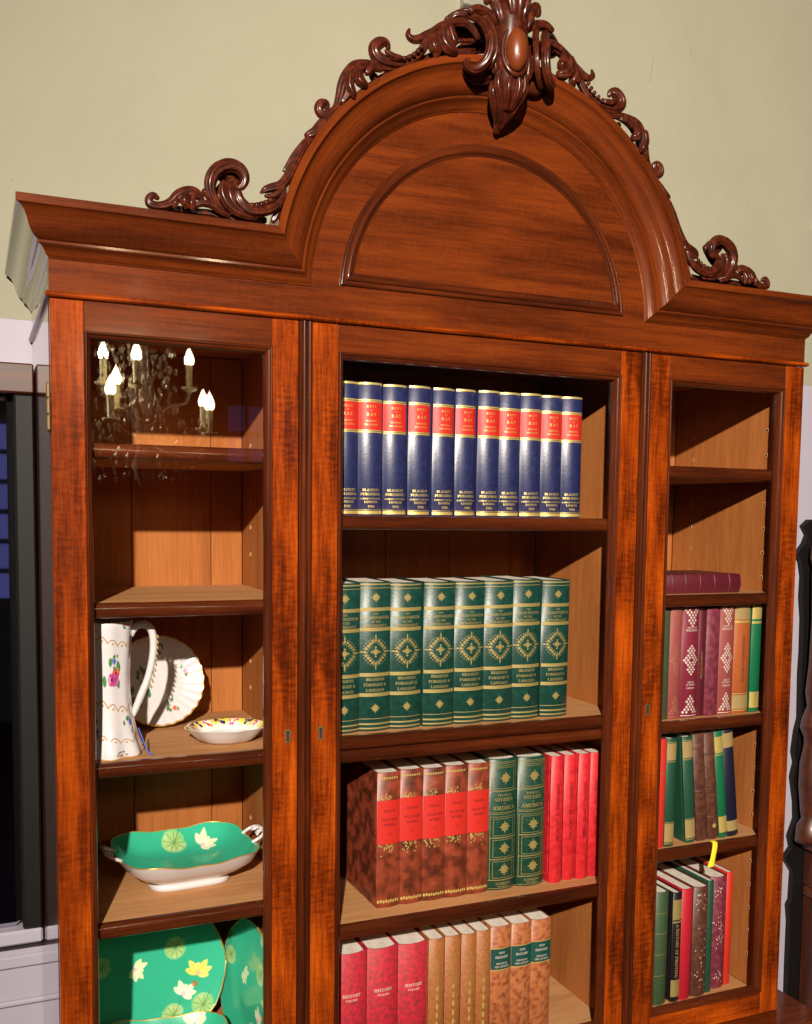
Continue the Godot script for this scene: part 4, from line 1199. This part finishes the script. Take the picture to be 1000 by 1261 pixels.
	for q in lean:
		var b = make_book(q[0], q[1], "", q[2], Vector3(q[3], YO + y + q[2].w * 0.5 * sin(deg_to_rad(q[4])), -0.046))
		b.rotation = Vector3(0, 0, deg_to_rad(q[4]))
	# right bay, bottom
	y = FLOOR_IN + 0.0002
	make_book("olive_book", "thick olive green book with ruled spine at the bottom of the narrow bay", "", {"w": 0.0405, "h": 0.252, "d": 0.19, "cover": "olive", "sag": 0.2, "bands": [[0.205, 0.206], [0.16, 0.161], [0.113, 0.114], [0.066, 0.067]], "gilt": "gilt_dull"}, Vector3(0.4830, YO + y, -0.070))
	make_book("black_book", "thin black book with gilt labels beside the thick olive book", "", {"w": 0.0235, "h": 0.246, "d": 0.18, "cover": "black_leather", "bands": [[0.185, 0.23], [0.012, 0.05], [0.178, 0.182]], "gilt": "gilt_dull", "text": [["A HISTORY OF PRINTING", 0.115, 0.0095, true]], "ink": "cream_label"}, Vector3(0.5235, YO + y, -0.070))
	make_book("crimson_cloth_book", "plain crimson book with pale page tops beside the thin black book", "", {"w": 0.0285, "h": 0.250, "d": 0.19, "cover": "crimson", "inset": 0.001}, Vector3(0.5505, YO + y, -0.070))
	make_book("brown_book", "worn brown book with flecked spine beside the crimson one", "", {"w": 0.0405, "h": 0.249, "d": 0.19, "cover": "cocoa", "sag": 0.2, "tool": func(st, w, s, _h):
		for k in 40: disc(st, w, s, rng.randf_range(-0.35, 0.35) * w, rng.randf_range(0.01, 0.24), 0.0012, 0.0006, 0.0016, 5), "tool_mat": "silver"}, Vector3(0.5910, YO + y, -0.070))
	make_book("dark_green_book", "narrow dark green book between worn brown and maroon books", "", {"w": 0.0165, "h": 0.256, "d": 0.19, "cover": "forest", "inset": 0.001}, Vector3(0.6200, YO + y, -0.078))
	make_book("maroon_book", "stout maroon book with flaking gilt at the bottom of the narrow bay", "", {"w": 0.0465, "h": 0.258, "d": 0.19, "cover": "plum", "sag": 0.2, "tool": func(st, w, s, _h):
		for k in 60: disc(st, w, s, rng.randfn(0, 0.15) * w, [0.23, 0.15, 0.115, 0.03][k % 4] + rng.randfn(0, 0.008), 0.0013, 0.0006, 0.0017, 5), "tool_mat": "silver"}, Vector3(0.6525, YO + y, -0.085))
	make_book("red_book", "thin orange red book at the end of the bottom row", "", {"w": 0.017, "h": 0.262, "d": 0.19, "cover": "rust_red", "inset": 0.001}, Vector3(0.6855, YO + y, -0.092))
	# ribbons
	ribbon("ribbon_bookmark", "frayed yellow ribbon hanging over the shelf edge below a brown book", [[0.5775, R_SHELF[3] + 0.0032, -0.034, 0.006], [0.577, R_SHELF[3] + 0.003, -0.0215, 0.006], [0.575, R_SHELF[3] - 0.006, -0.0185, 0.0065], [0.570, R_SHELF[3] - 0.030, -0.0182, 0.0065], [0.565, R_SHELF[3] - 0.048, -0.0184, 0.0085]], M.ribbon)

func ribbon(called, label, pts, m):
	var o = thing(called, label, "ribbon", Vector3(pts[0][0], YO + pts[0][1], pts[0][2]))
	var st = ST()
	var rows = []; var uvs = []
	for p in pts:
		var c = Vector3(p[0] - pts[0][0], p[1] - pts[0][1], p[2] - pts[0][2])
		var r = PackedVector3Array(); var u = PackedVector2Array()
		for k in 5:
			var t = k / 2.0 - 1.0
			r.append(c + Vector3(t * p[3], 0, 0.0008 * cos(t * 3.0))); u.append(Vector2(t, 0))
		rows.append(r); uvs.append(u)
	grid(st, rows, uvs, 1)
	var back = []; var buv = []
	for r in rows:
		var q = PackedVector3Array(); var u = PackedVector2Array()
		for p in r:
			q.append(p + Vector3(0, -0.0002, -0.0004)); u.append(Vector2.ZERO)
		back.append(q); buv.append(u)
	grid(st, back, buv, 2)
	obj("strip", st, m, o)

# ------------------------------------------------------------------ china
func build_china():
	# tall fluted jug
	var y = YO + L_SHELF[2] + 0.0002
	var jug = thing("jug", "tall fluted white porcelain jug painted with flower sprigs and gilt scrolls", "jug", Vector3(-0.664, y, -0.105))
	var prof = [[0.060, 0.0], [0.0615, 0.004], [0.058, 0.014], [0.0525, 0.030], [0.0475, 0.052], [0.0435, 0.078], [0.0412, 0.105], [0.0408, 0.135], [0.0425, 0.165], [0.0442, 0.190], [0.0455, 0.212], [0.047, 0.224], [0.0462, 0.226], [0.043, 0.215], [0.041, 0.18]]
	prof.reverse()
	var n = prof.size()
	var st = ST()
	lathe(st, prof, 96, func(a, k): return 1.0 + (0.022 + 0.04 * max(0.0, 0.06 - prof[k][1]) / 0.06) * cos(8.0 * a + 0.6))
	obj("body", st, M.jug, jug)
	st = ST()
	tube(st, [[0.043, 0.200, 0, 0.006], [0.052, 0.214, 0, 0.0065], [0.066, 0.2165, 0, 0.007], [0.0785, 0.204, 0, 0.0066], [0.0805, 0.170, 0, 0.0064], [0.072, 0.128, 0, 0.006], [0.0585, 0.093, 0, 0.0065], [0.046, 0.062, 0, 0.005]], 10, 5)
	obj("handle", st, M.porcelain, jug)
	st = ST()
	for k in 10:
		var t = k / 9.0
		tube(st, [[0.087 - 0.012 * t * t, 0.198 - 0.085 * t, 0.003, 0.0012], [0.0885 - 0.012 * t * t, 0.193 - 0.085 * t, 0.0045, 0.0016]], 6, 1)
	obj("gilt_ticks", st, M.gilt_dull, jug)
	# string tag beside the jug
	var tg = thing("price_tag_string", "thin blue tag string trailing beside the foot of the jug", "string", Vector3(-0.602, y, -0.075))
	st = ST()
	tube(st, [[-0.010, 0.042, -0.01, 0.0012], [-0.004, 0.022, 0.004, 0.0012], [0.002, 0.006, 0.012, 0.0013], [0.008, 0.0016, 0.024, 0.0013]], 6, 4)
	obj("string", st, M.blue_tag, tg)
	# upright fluted plate
	var pl = thing("fluted_plate", "white fluted plate with scalloped gilt edge propped upright behind the jug", "plate", Vector3(-0.542, y, -0.272))
	pl.rotation = Vector3(deg_to_rad(-17), deg_to_rad(6), 0)
	var c = Vector3(0, 0.0895, 0)
	disc_plate(pl, c, 0.086, M.fluted, M.gold_rim, 28, 0.016, 0.012)
	# low lobed dish
	var dish = thing("lobed_dish", "small white lobed dish with yellow and blue painted rim", "dish", Vector3(-0.452, y, -0.125))
	st = ST()
	var dp = [[0.0001, 0.001], [0.036, 0.0], [0.041, 0.0], [0.052, 0.006], [0.064, 0.018], [0.0735, 0.0275]]
	lathe(st, dp, 64, func(a, k): return 1.0 + 0.03 * cos(8.0 * a) * k / 5.0, 0.86)
	obj("bowl", st, M.porcelain, dish)
	st = ST()
	lathe(st, [[0.0735, 0.0275], [0.0722, 0.0278], [0.0700, 0.0268], [0.060, 0.0205], [0.050, 0.0115]], 64, func(a, _k): return 1.0 + 0.03 * cos(8.0 * a), 0.86)
	obj("painted_rim", st, M.dish, dish)
	st = ST()
	lathe(st, [[0.050, 0.0115], [0.046, 0.008], [0.038, 0.004], [0.0001, 0.003]], 64, func(a, k): return 1.0 + 0.03 * cos(8.0 * a) * (3 - k) / 3.0, 0.86)
	obj("well", st, M.porcelain, dish)
	# green footed dish
	green_dish("green_dish", "turquoise green square dish with white foot and openwork silver handles", Vector3(-0.513, YO + L_SHELF[3] + 0.0002, -0.205), 0.126, 0.116, 0.058, true, 4.0)
	green_dish("green_dish", "turquoise green lily printed dish lying before the upright green plates", Vector3(-0.56, YO + FLOOR_IN + 0.0002, -0.185), 0.125, 0.105, 0.072, false, -8.0)
	# upright green plates
	var gp = thing("green_plate", "large round turquoise plate printed with yellow and white water lilies standing upright", "plate", Vector3(-0.545, YO + FLOOR_IN + 0.0002, -0.305))
	gp.rotation = Vector3(deg_to_rad(-10), deg_to_rad(4), 0)
	disc_plate(gp, Vector3(0, 0.146, 0), 0.138, M.green_print, M.gold_rim, 10, 0.012, 0.012)
	var gp2 = thing("green_plate", "turquoise plate turned nearly edge on against the bay side", "plate", Vector3(-0.398, YO + FLOOR_IN + 0.0002, -0.225))
	gp2.rotation = Vector3(0, deg_to_rad(-82), 0)
	gp2.rotate_object_local(Vector3(1, 0, 0), deg_to_rad(-7))
	disc_plate(gp2, Vector3(0, 0.132, 0), 0.128, M.green_print, M.gold_rim, 10, 0.012, 0.012)

func disc_plate(parent, c, R, m, rim, waves, amp, dish):
	# an upright plate: its face looks along +z of the parent
	var rings = 14; var sides = waves * 6
	var rows = []; var uvs = []
	for i in rings + 1:
		var t = i / float(rings)
		var r = PackedVector3Array(); var u = PackedVector2Array()
		for k in sides + 1:
			var a = TAU * k / sides
			var grow = clampf((t - 0.45) / 0.55, 0, 1)
			var rad = R * t * (1.0 + amp * 0.6 * grow * grow * cos(waves * a))
			var z = dish * pow(clampf((t - 0.5) / 0.5, 0, 1), 1.3) + amp * 0.045 * grow * cos(waves * a) * 1.2
			r.append(c + Vector3(cos(a) * rad, sin(a) * rad, z))
			u.append(Vector2(0.5 + cos(a) * t * 0.5, 0.5 - sin(a) * t * 0.5))
		r[sides] = r[0]
		rows.append(r); uvs.append(u)
	var st = ST()
	grid(st, rows, uvs, 1)
	obj("face", st, m, parent)
	var back = []
	for r in rows:
		var q = PackedVector3Array()
		for p in r: q.append(p + Vector3(0, 0, -0.0045))
		back.append(q)
	st = ST()
	grid(st, back, uvs, 1)
	obj("back", st, M.porcelain, parent)
	st = ST()
	var edge = []
	for k in range(0, sides + 1, 2):
		var p = rows[rings][k]
		edge.append([p.x, p.y, p.z - 0.002, 0.0023])
	tube(st, edge, 6, 1)
	obj("gilt_edge", st, rim, parent)

func green_dish(called, label, at, a, b, h, handles, turn):
	var o = thing(called, label, "dish", at)
	o.rotation = Vector3(0, deg_to_rad(turn), 0)
	var outline = func(an, k):   # rounded square
		var p = 4.2
		var r = 1.0 / pow(pow(absf(cos(an)), p) + pow(absf(sin(an)), p), 1.0 / p)
		return Vector2(cos(an) * a * r * k, sin(an) * b * r * k)
	var sides = 72
	var make = func(levels, m, name_):
		var rows = []; var uvs = []
		for L in levels:
			var r = PackedVector3Array(); var u = PackedVector2Array()
			for i in sides + 1:
				var an = TAU * i / sides
				var q = outline.call(an, L[0])
				var lift = 0.0
				if L[1] > h * 0.55: lift = (L[1] / h - 0.55) / 0.45 * (0.0035 * cos(4.0 * an + PI) + 0.0012 * cos(12.0 * an))
				r.append(Vector3(q.x, L[1] + lift, q.y))
				u.append(Vector2(0.5 + q.x / a * 0.42, 0.5 + q.y / b * 0.42))
			r[sides] = r[0]
			rows.append(r); uvs.append(u)
		var st = ST()
		grid(st, rows, uvs, 1)
		obj(name_, st, m, o)
		return rows
	make.call([[0.0001, 0.001], [0.56, 0.0], [0.60, 0.0005], [0.585, 0.008], [0.56, 0.012], [0.74, h * 0.40], [0.90, h * 0.66], [1.0, h]], M.porcelain, "outside")
	var rows = make.call([[0.992, h + 0.0006], [0.90, h * 0.78], [0.78, h * 0.56], [0.62, h * 0.40], [0.35, h * 0.34], [0.0001, h * 0.33]], M.bowl_print if handles else M.green_print, "inside")
	var st = ST()
	var edge = []
	for p in rows[0]: edge.append([p.x, p.y, p.z, 0.0012])
	tube(st, edge, 6, 1)
	obj("gilt_edge", st, M.gold_rim, o)
	if handles:
		for s in [-1, 1]:
			st = ST()
			for z in [-1, 1]:
				tube(st, [[s * (a - 0.004), h - 0.001, z * 0.030, 0.0032], [s * (a + 0.010), h + 0.006, z * 0.031, 0.0034], [s * (a + 0.021), h + 0.012, z * 0.021, 0.0034], [s * (a + 0.019), h + 0.013, z * 0.010, 0.0032], [s * (a + 0.010), h + 0.010, z * 0.010, 0.003], [s * (a + 0.009), h + 0.008, z * 0.018, 0.0026]], 8, 4)
				tube(st, [[s * (a + 0.012), h + 0.010, z * 0.014, 0.0028], [s * (a + 0.022), h + 0.014, z * 0.006, 0.0032], [s * (a + 0.020), h + 0.014, 0, 0.0032]], 8, 3)
			obj("handle", st, M.silver_china, o)

# ------------------------------------------------------------------ around the bookcase
func build_setting():
	var fl = ST()
	bx(fl, Vector3(0.5, -0.05, 3.0), Vector3(8.0, 0.1, 9.0), 0.001, 0)
	structure(obj("floor", fl, M.floor, self))
	var st = ST()
	bx(st, Vector3(0.5, YO + 1.027, -0.53), Vector3(8.0, 2.0, 0.1), 0.0, 0)
	structure(obj("upper_wall", st, M.wall_up, self), "beige painted wall above the pale wall band")
	st = ST()
	bx(st, Vector3(0.5, (YO + 0.0265) * 0.5, -0.5285), Vector3(8.0, YO + 0.0265, 0.1), 0.0, 0)
	var low = obj("lower_wall", st, M.wall_low, self)
	structure(low, "pale lilac white painted wall with panel mouldings")
	for q in [[-1.205, 0.018, 0.016], [-1.245, 0.026, 0.010], [-1.33, 0.012, 0.012], [-1.50, 0.014, 0.012]]:
		slab("panel_moulding", M.wall_low, low, Vector3(-3.4, YO + q[0] - q[1] / 2, -0.4785), Vector3(-0.2, YO + q[0] + q[1] / 2, -0.4785 + q[2]), 0.004, 0)
	# scuffs on the plaster
	var marks = [[[0.691, 0.790], [0.690, 0.775], [0.686, 0.758], [0.683, 0.735], [0.681, 0.725]], [[0.861, 0.485], [0.862, 0.480]], [[1.002, 0.486], [1.003, 0.482]], [[-0.780, 0.289], [-0.777, 0.287]], [[0.80, 0.83], [0.806, 0.815]]]
	for mk in marks:
		st = ST()
		var pts = []
		for p in mk: pts.append([p[0], p[1] + YO, -0.4803, 0.0009])
		tube(st, pts, 6, 2)
		var o = obj("wall_scuff", st, M.mark, get_node("upper_wall"))
	# framed mirror beside the bookcase
	var mr = thing("wall_mirror", "large dark framed mirror hung beside the bookcase", "mirror", Vector3(-1.3, YO - 1.15, -0.44))
	slab("frame_rail", M.oak, mr, Vector3(-0.55, 1.028, -0.037), Vector3(0.548, 1.083, 0.05), 0.003, 0)
	slab("frame_rail", M.wall_low, mr, Vector3(-0.55, -0.03, -0.037), Vector3(0.548, -0.002, 0.045), 0.004, 0)
	slab("frame_stile", M.ebony, mr, Vector3(0.512, -0.001, -0.037), Vector3(0.548, 1.027, 0.045), 0.004, 1)
	slab("frame_stile", M.ebony, mr, Vector3(-0.55, -0.001, -0.037), Vector3(-0.522, 1.027, 0.045), 0.004, 1)
	slab("looking_glass", M.mirror, mr, Vector3(-0.5215, 0.0, -0.03), Vector3(0.5115, 1.026, 0.03), 0.012, 0)
	build_carved_cabinet()
	# edge of a picture on the wall, with its hook
	var pic = thing("picture_frame", "dark picture frame hanging on the beige wall above the cornice end", "picture", Vector3(1.5, YO + 0.26, -0.4775))
	slab("frame", M.ebony, pic, Vector3(-0.262, -0.1, 0), Vector3(0.262, 0.17, 0.02), 0.004, 0)
	slab("picture", M.olive, pic, Vector3(-0.23, -0.07, 0.0201), Vector3(0.23, 0.14, 0.022), 0.0005, 0)
	var hk = thing("wall_hook", "small pinkish white plastic hook on the beige wall", "hook", Vector3(1.246, YO + 0.466, -0.4795))
	st = ST()
	prism(st, PackedVector2Array([Vector2(-0.018, -0.022), Vector2(0.03, -0.022), Vector2(0.03, 0.016), Vector2(-0.006, 0.016)]), 0.0, 0.012)
	obj("body", st, M.plastic, hk)
	st = ST()
	tube(st, [[-0.012, 0.016, 0.008, 0.002], [-0.004, 0.026, 0.010, 0.002], [0.006, 0.024, 0.010, 0.002], [0.012, 0.014, 0.010, 0.002]], 6, 3)
	obj("wire", st, M.lamp_black, hk)
	var br = thing("wall_bracket", "small grey metal bracket on the wall behind the carved crest", "bracket", Vector3(0.19, YO + 0.806, -0.4795))
	slab("plate", M.grey_metal, br, Vector3(-0.03, -0.012, 0), Vector3(0.05, 0.02, 0.02), 0.002, 0)
	slab("lip", M.grey_metal, br, Vector3(-0.032, -0.014, 0.0201), Vector3(0.05, -0.004, 0.03), 0.002, 0)

func build_carved_cabinet():
	var cab = thing("carved_cabinet", "dark carved oak cabinet with turned columns beside the bookcase", "cabinet", Vector3(1.45, 0, -0.4785))
	# ebonised back, its edge carved into leaf tips
	var edge = [[1.244, -0.338], [1.221, -0.356], [1.239, -0.381], [1.229, -0.403], [1.204, -0.432], [1.22, -0.457], [1.229, -0.495], [1.228, -0.553], [1.236, -0.612], [1.238, -0.707], [1.236, -0.766], [1.24, -0.892], [1.23, -0.928], [1.223, -0.987], [1.232, -1.018], [1.222, -1.059], [1.237, -1.13], [1.241, -1.179], [1.221, -1.228], [1.23, -1.26], [1.205, -1.289], [1.238, -1.333], [1.236, -1.413], [1.227, -1.428], [1.234, -1.477], [1.234, -1.605], [1.236, -1.735]]
	var poly = PackedVector2Array()
	for e in edge: poly.append(Vector2(e[0] - 1.45, e[1] + YO))
	poly.append(Vector2(-0.2, 0.0)); poly.append(Vector2(0.35, 0.0)); poly.append(Vector2(0.35, YO - 0.33))
	var st = ST()
	prism(st, poly, 0.001, 0.0185, null, 1)
	obj("carved_back", st, M.ebony, cab)
	var base = -1.230
	var col = [[0.001, 0.82], [0.030, 0.82], [0.034, 0.79], [0.026, 0.765], [0.026, 0.73], [0.022, 0.62], [0.024, 0.50], [0.030, 0.42], [0.024, 0.38], [0.036, 0.345], [0.040, 0.32], [0.030, 0.295], [0.028, 0.275], [0.037, 0.22], [0.038, 0.16], [0.030, 0.085], [0.026, 0.065], [0.038, 0.045], [0.040, 0.025], [0.042, 0.0], [0.001, 0.0]]
	var pr = []
	for p in col: pr.append([p[0], p[1] + base + YO])
	st = ST()
	lathe(st, pr, 28, null, 1.0, 1)
	obj("turned_column", st, M.oak, cab, Vector3(-0.200, 0, 0.0625))
	slab("ledge", M.oak, cab, Vector3(-0.198, YO + -1.264, 0.019), Vector3(0.35, YO + base - 0.0005, 0.11), 0.008, 0)
	slab("frieze", M.oak, cab, Vector3(-0.180, YO + -1.370, 0.019), Vector3(0.35, YO + -1.265, 0.095), 0.004, 0)
	slab("ledge", M.oak, cab, Vector3(-0.184, YO + -1.403, 0.019), Vector3(0.35, YO + -1.371, 0.105), 0.008, 0)
	slab("body", M.oak, cab, Vector3(-0.176, 0.0, 0.019), Vector3(0.35, YO + -1.403, 0.09), 0.004, 1)
	slab("door_panel", M.oak, cab, Vector3(-0.126, 0.08, 0.091), Vector3(0.32, YO + -1.443, 0.105), 0.006, 1)
	slab("hinge_plate", M.brass, cab, Vector3(-0.122, YO + -1.563, 0.1055), Vector3(-0.110, YO + -1.493, 0.109), 0.001, 1)
	slab("cornice", M.oak, cab, Vector3(-0.2, YO + base + 0.8205, 0.019), Vector3(0.35, YO + base + 0.845, 0.10), 0.006, 0)

# ------------------------------------------------------------------ lamps, and what the glass mirrors
func glow(color, energy):
	var m = mat("lamp_glow", Color.BLACK, 0.5)
	m.emission_enabled = true
	m.emission = color
	m.emission_energy_multiplier = energy
	return m

func spot_lamp(label, at, target, angle, energy, size, color, blend):
	var o = thing("track_spotlight", label, "spotlight", at)
	o.look_at_from_position(at, target, Vector3.UP)
	var st = ST()
	lathe(st, [[0.02, 0.14], [0.05, 0.13], [0.055, 0.0], [0.05, 0.0], [0.046, 0.02]], 24)
	var h = obj("housing", st, M.lamp_black, o, Vector3(0, 0, 0.0))
	h.rotation = Vector3(PI / 2, 0, 0)
	st = ST()
	lathe(st, [[0.0001, 0.018], [0.046, 0.02]], 24)
	h = obj("lamp_lens", st, glow(color, 6.0), o)
	h.rotation = Vector3(PI / 2, 0, 0)
	st = ST()
	bx(st, Vector3(0, 0.1, 0.09), Vector3(0.02, 0.12, 0.02), 0.002)
	obj("bracket", st, M.lamp_black, o)
	var l = SpotLight3D.new()
	l.name = "spot"
	o.add_child(l)
	l.position = Vector3(0, 0, -0.02)
	l.light_color = color
	l.light_energy = energy
	l.light_size = size
	l.spot_angle = angle
	l.spot_angle_attenuation = blend
	l.spot_range = 12.0
	l.spot_attenuation = 2.0
	l.shadow_enabled = true
	return o

func build_lamps():
	# crystal chandelier, seen mirrored in the glass of one door
	var zc = 2.77
	var ch = thing("chandelier", "crystal chandelier with candle bulbs mirrored in a bookcase door", "chandelier", Vector3(-0.18, YO - 0.05, zc + 0.05))
	# bulbs: x, y as they stand in the mirrored plane, and how far behind or before it
	var bulbs = [[-0.347, 0.324, 0.0], [-0.212, 0.331, -0.16], [-0.296, 0.224, -0.1], [-0.319, 0.182, -0.2], [0.009, 0.323, 0.05], [0.096, 0.138, -0.15], [0.068, 0.150, 0.12]]
	var gm = glow(Color(1.0, 0.93, 0.78), 34.0)
	for b in bulbs:
		# keep the mirrored direction while the bulb moves nearer or farther
		var k = (zc + b[2] + 1.65) / (zc + 1.65)
		var p = Vector3(-0.864 + (b[0] + 0.864) * k, -0.337 + (b[1] + 0.337) * k, b[2])
		var loc = Vector3(p.x + 0.18, p.y + 0.05, p.z - 0.05)
		var st = ST()
		lathe(st, [[0.0001, 0.046], [0.005, 0.036], [0.013, 0.020], [0.0215, -0.004], [0.023, -0.018], [0.019, -0.03], [0.013, -0.034]], 14)
		obj("candle_bulb", st, gm, ch, loc)
		var ol = OmniLight3D.new()
		ol.name = "bulb_light"
		ch.add_child(ol, true)
		ol.position = loc + Vector3(0, -0.008, 0)
		ol.light_color = Color(1.0, 0.86, 0.66)
		ol.light_energy = LIGHT.chandelier
		ol.light_size = 0.012
		ol.omni_range = 12.0; ol.omni_attenuation = 2.0
		ol.shadow_enabled = true
		st = ST()
		lathe(st, [[0.013, -0.0345], [0.015, -0.04], [0.014, -0.13], [0.03, -0.135], [0.034, -0.128], [0.034, -0.138], [0.01, -0.15]], 14)
		obj("candle_sleeve", st, M.sleeve, ch, loc)
		st = ST()
		var e = loc + Vector3(0, -0.14, 0)
		tube(st, [[e.x, e.y, e.z, 0.008], [e.x * 0.9, e.y - 0.06, e.z * 0.9, 0.008], [e.x * 0.5, e.y - 0.09, e.z * 0.5, 0.009], [0.0, 0.02, 0.0, 0.012]], 8, 5)
		obj("arm", st, M.crystal, ch)
	var st = ST()
	lathe(st, [[0.001, -0.2], [0.02, -0.17], [0.05, -0.1], [0.025, -0.02], [0.03, 0.1], [0.06, 0.2], [0.03, 0.3], [0.02, 0.55], [0.012, 1.3]], 16)
	obj("stem", st, M.crystal, ch)
	st = ST()
	for k in 420:
		var hgt = rng.randf_range(-0.16, 0.42)
		var rr = 0.04 + (0.13 if hgt > 0.1 else 0.24) * sqrt(rng.randf())
		var a = rng.randf() * TAU
		var c = Vector3(cos(a) * rr - 0.03, hgt, sin(a) * rr)
		var s = rng.randf_range(0.006, 0.013)
		var v = [c + Vector3(0, s * 1.6, 0), c + Vector3(s, 0, 0).rotated(Vector3.UP, a), c + Vector3(0, 0, s).rotated(Vector3.UP, a), c - Vector3(s, 0, 0).rotated(Vector3.UP, a), c - Vector3(0, 0, s).rotated(Vector3.UP, a), c - Vector3(0, s * 2.2, 0)]
		for q in 4:
			tri(st, v[0], v[1 + q], v[1 + (q + 1) % 4]); tri(st, v[5], v[1 + (q + 1) % 4], v[1 + q])
	var drops = obj("crystal_drops", st, M.crystal, ch)
	drops.set_meta("kind", "stuff")
	# windows of the room, six metres in front of the bookcase, behind the viewer: the glass really mirrors them
	var pane = glow(Color(0.50, 0.52, 0.88), 0.3)      # the evening sky outside
	for q in [[0.92, 1.56, 0.255, 2, "dusk blue window with dark glazing bars mirrored in the door glass"], [-1.06, -0.42, -0.36, 6, "tall dusk blue window mirrored in the framed looking glass"]]:
		var wn = thing("window", q[4], "window", Vector3((q[0] + q[1]) / 2, YO + q[2], 6.0))
		var hw = (q[1] - q[0]) / 2
		var hh = 0.115 * q[3]
		slab("window_frame", M.lamp_black, wn, Vector3(-hw - 0.06, -hh - 0.06, 0.02), Vector3(hw + 0.06, hh + 0.06, 0.06), 0.002, 0)
		var nx = int(round(hw * 2 / 0.16))
		for j in q[3]:
			for i in nx:
				var x = -hw + (i + 0.5) * hw * 2 / nx
				slab("pane", pane, wn, Vector3(x - hw / nx + 0.018, -hh + j * 0.23 + 0.02, 0.0), Vector3(x + hw / nx - 0.018, -hh + j * 0.23 + 0.21, 0.0195), 0.0, 0)
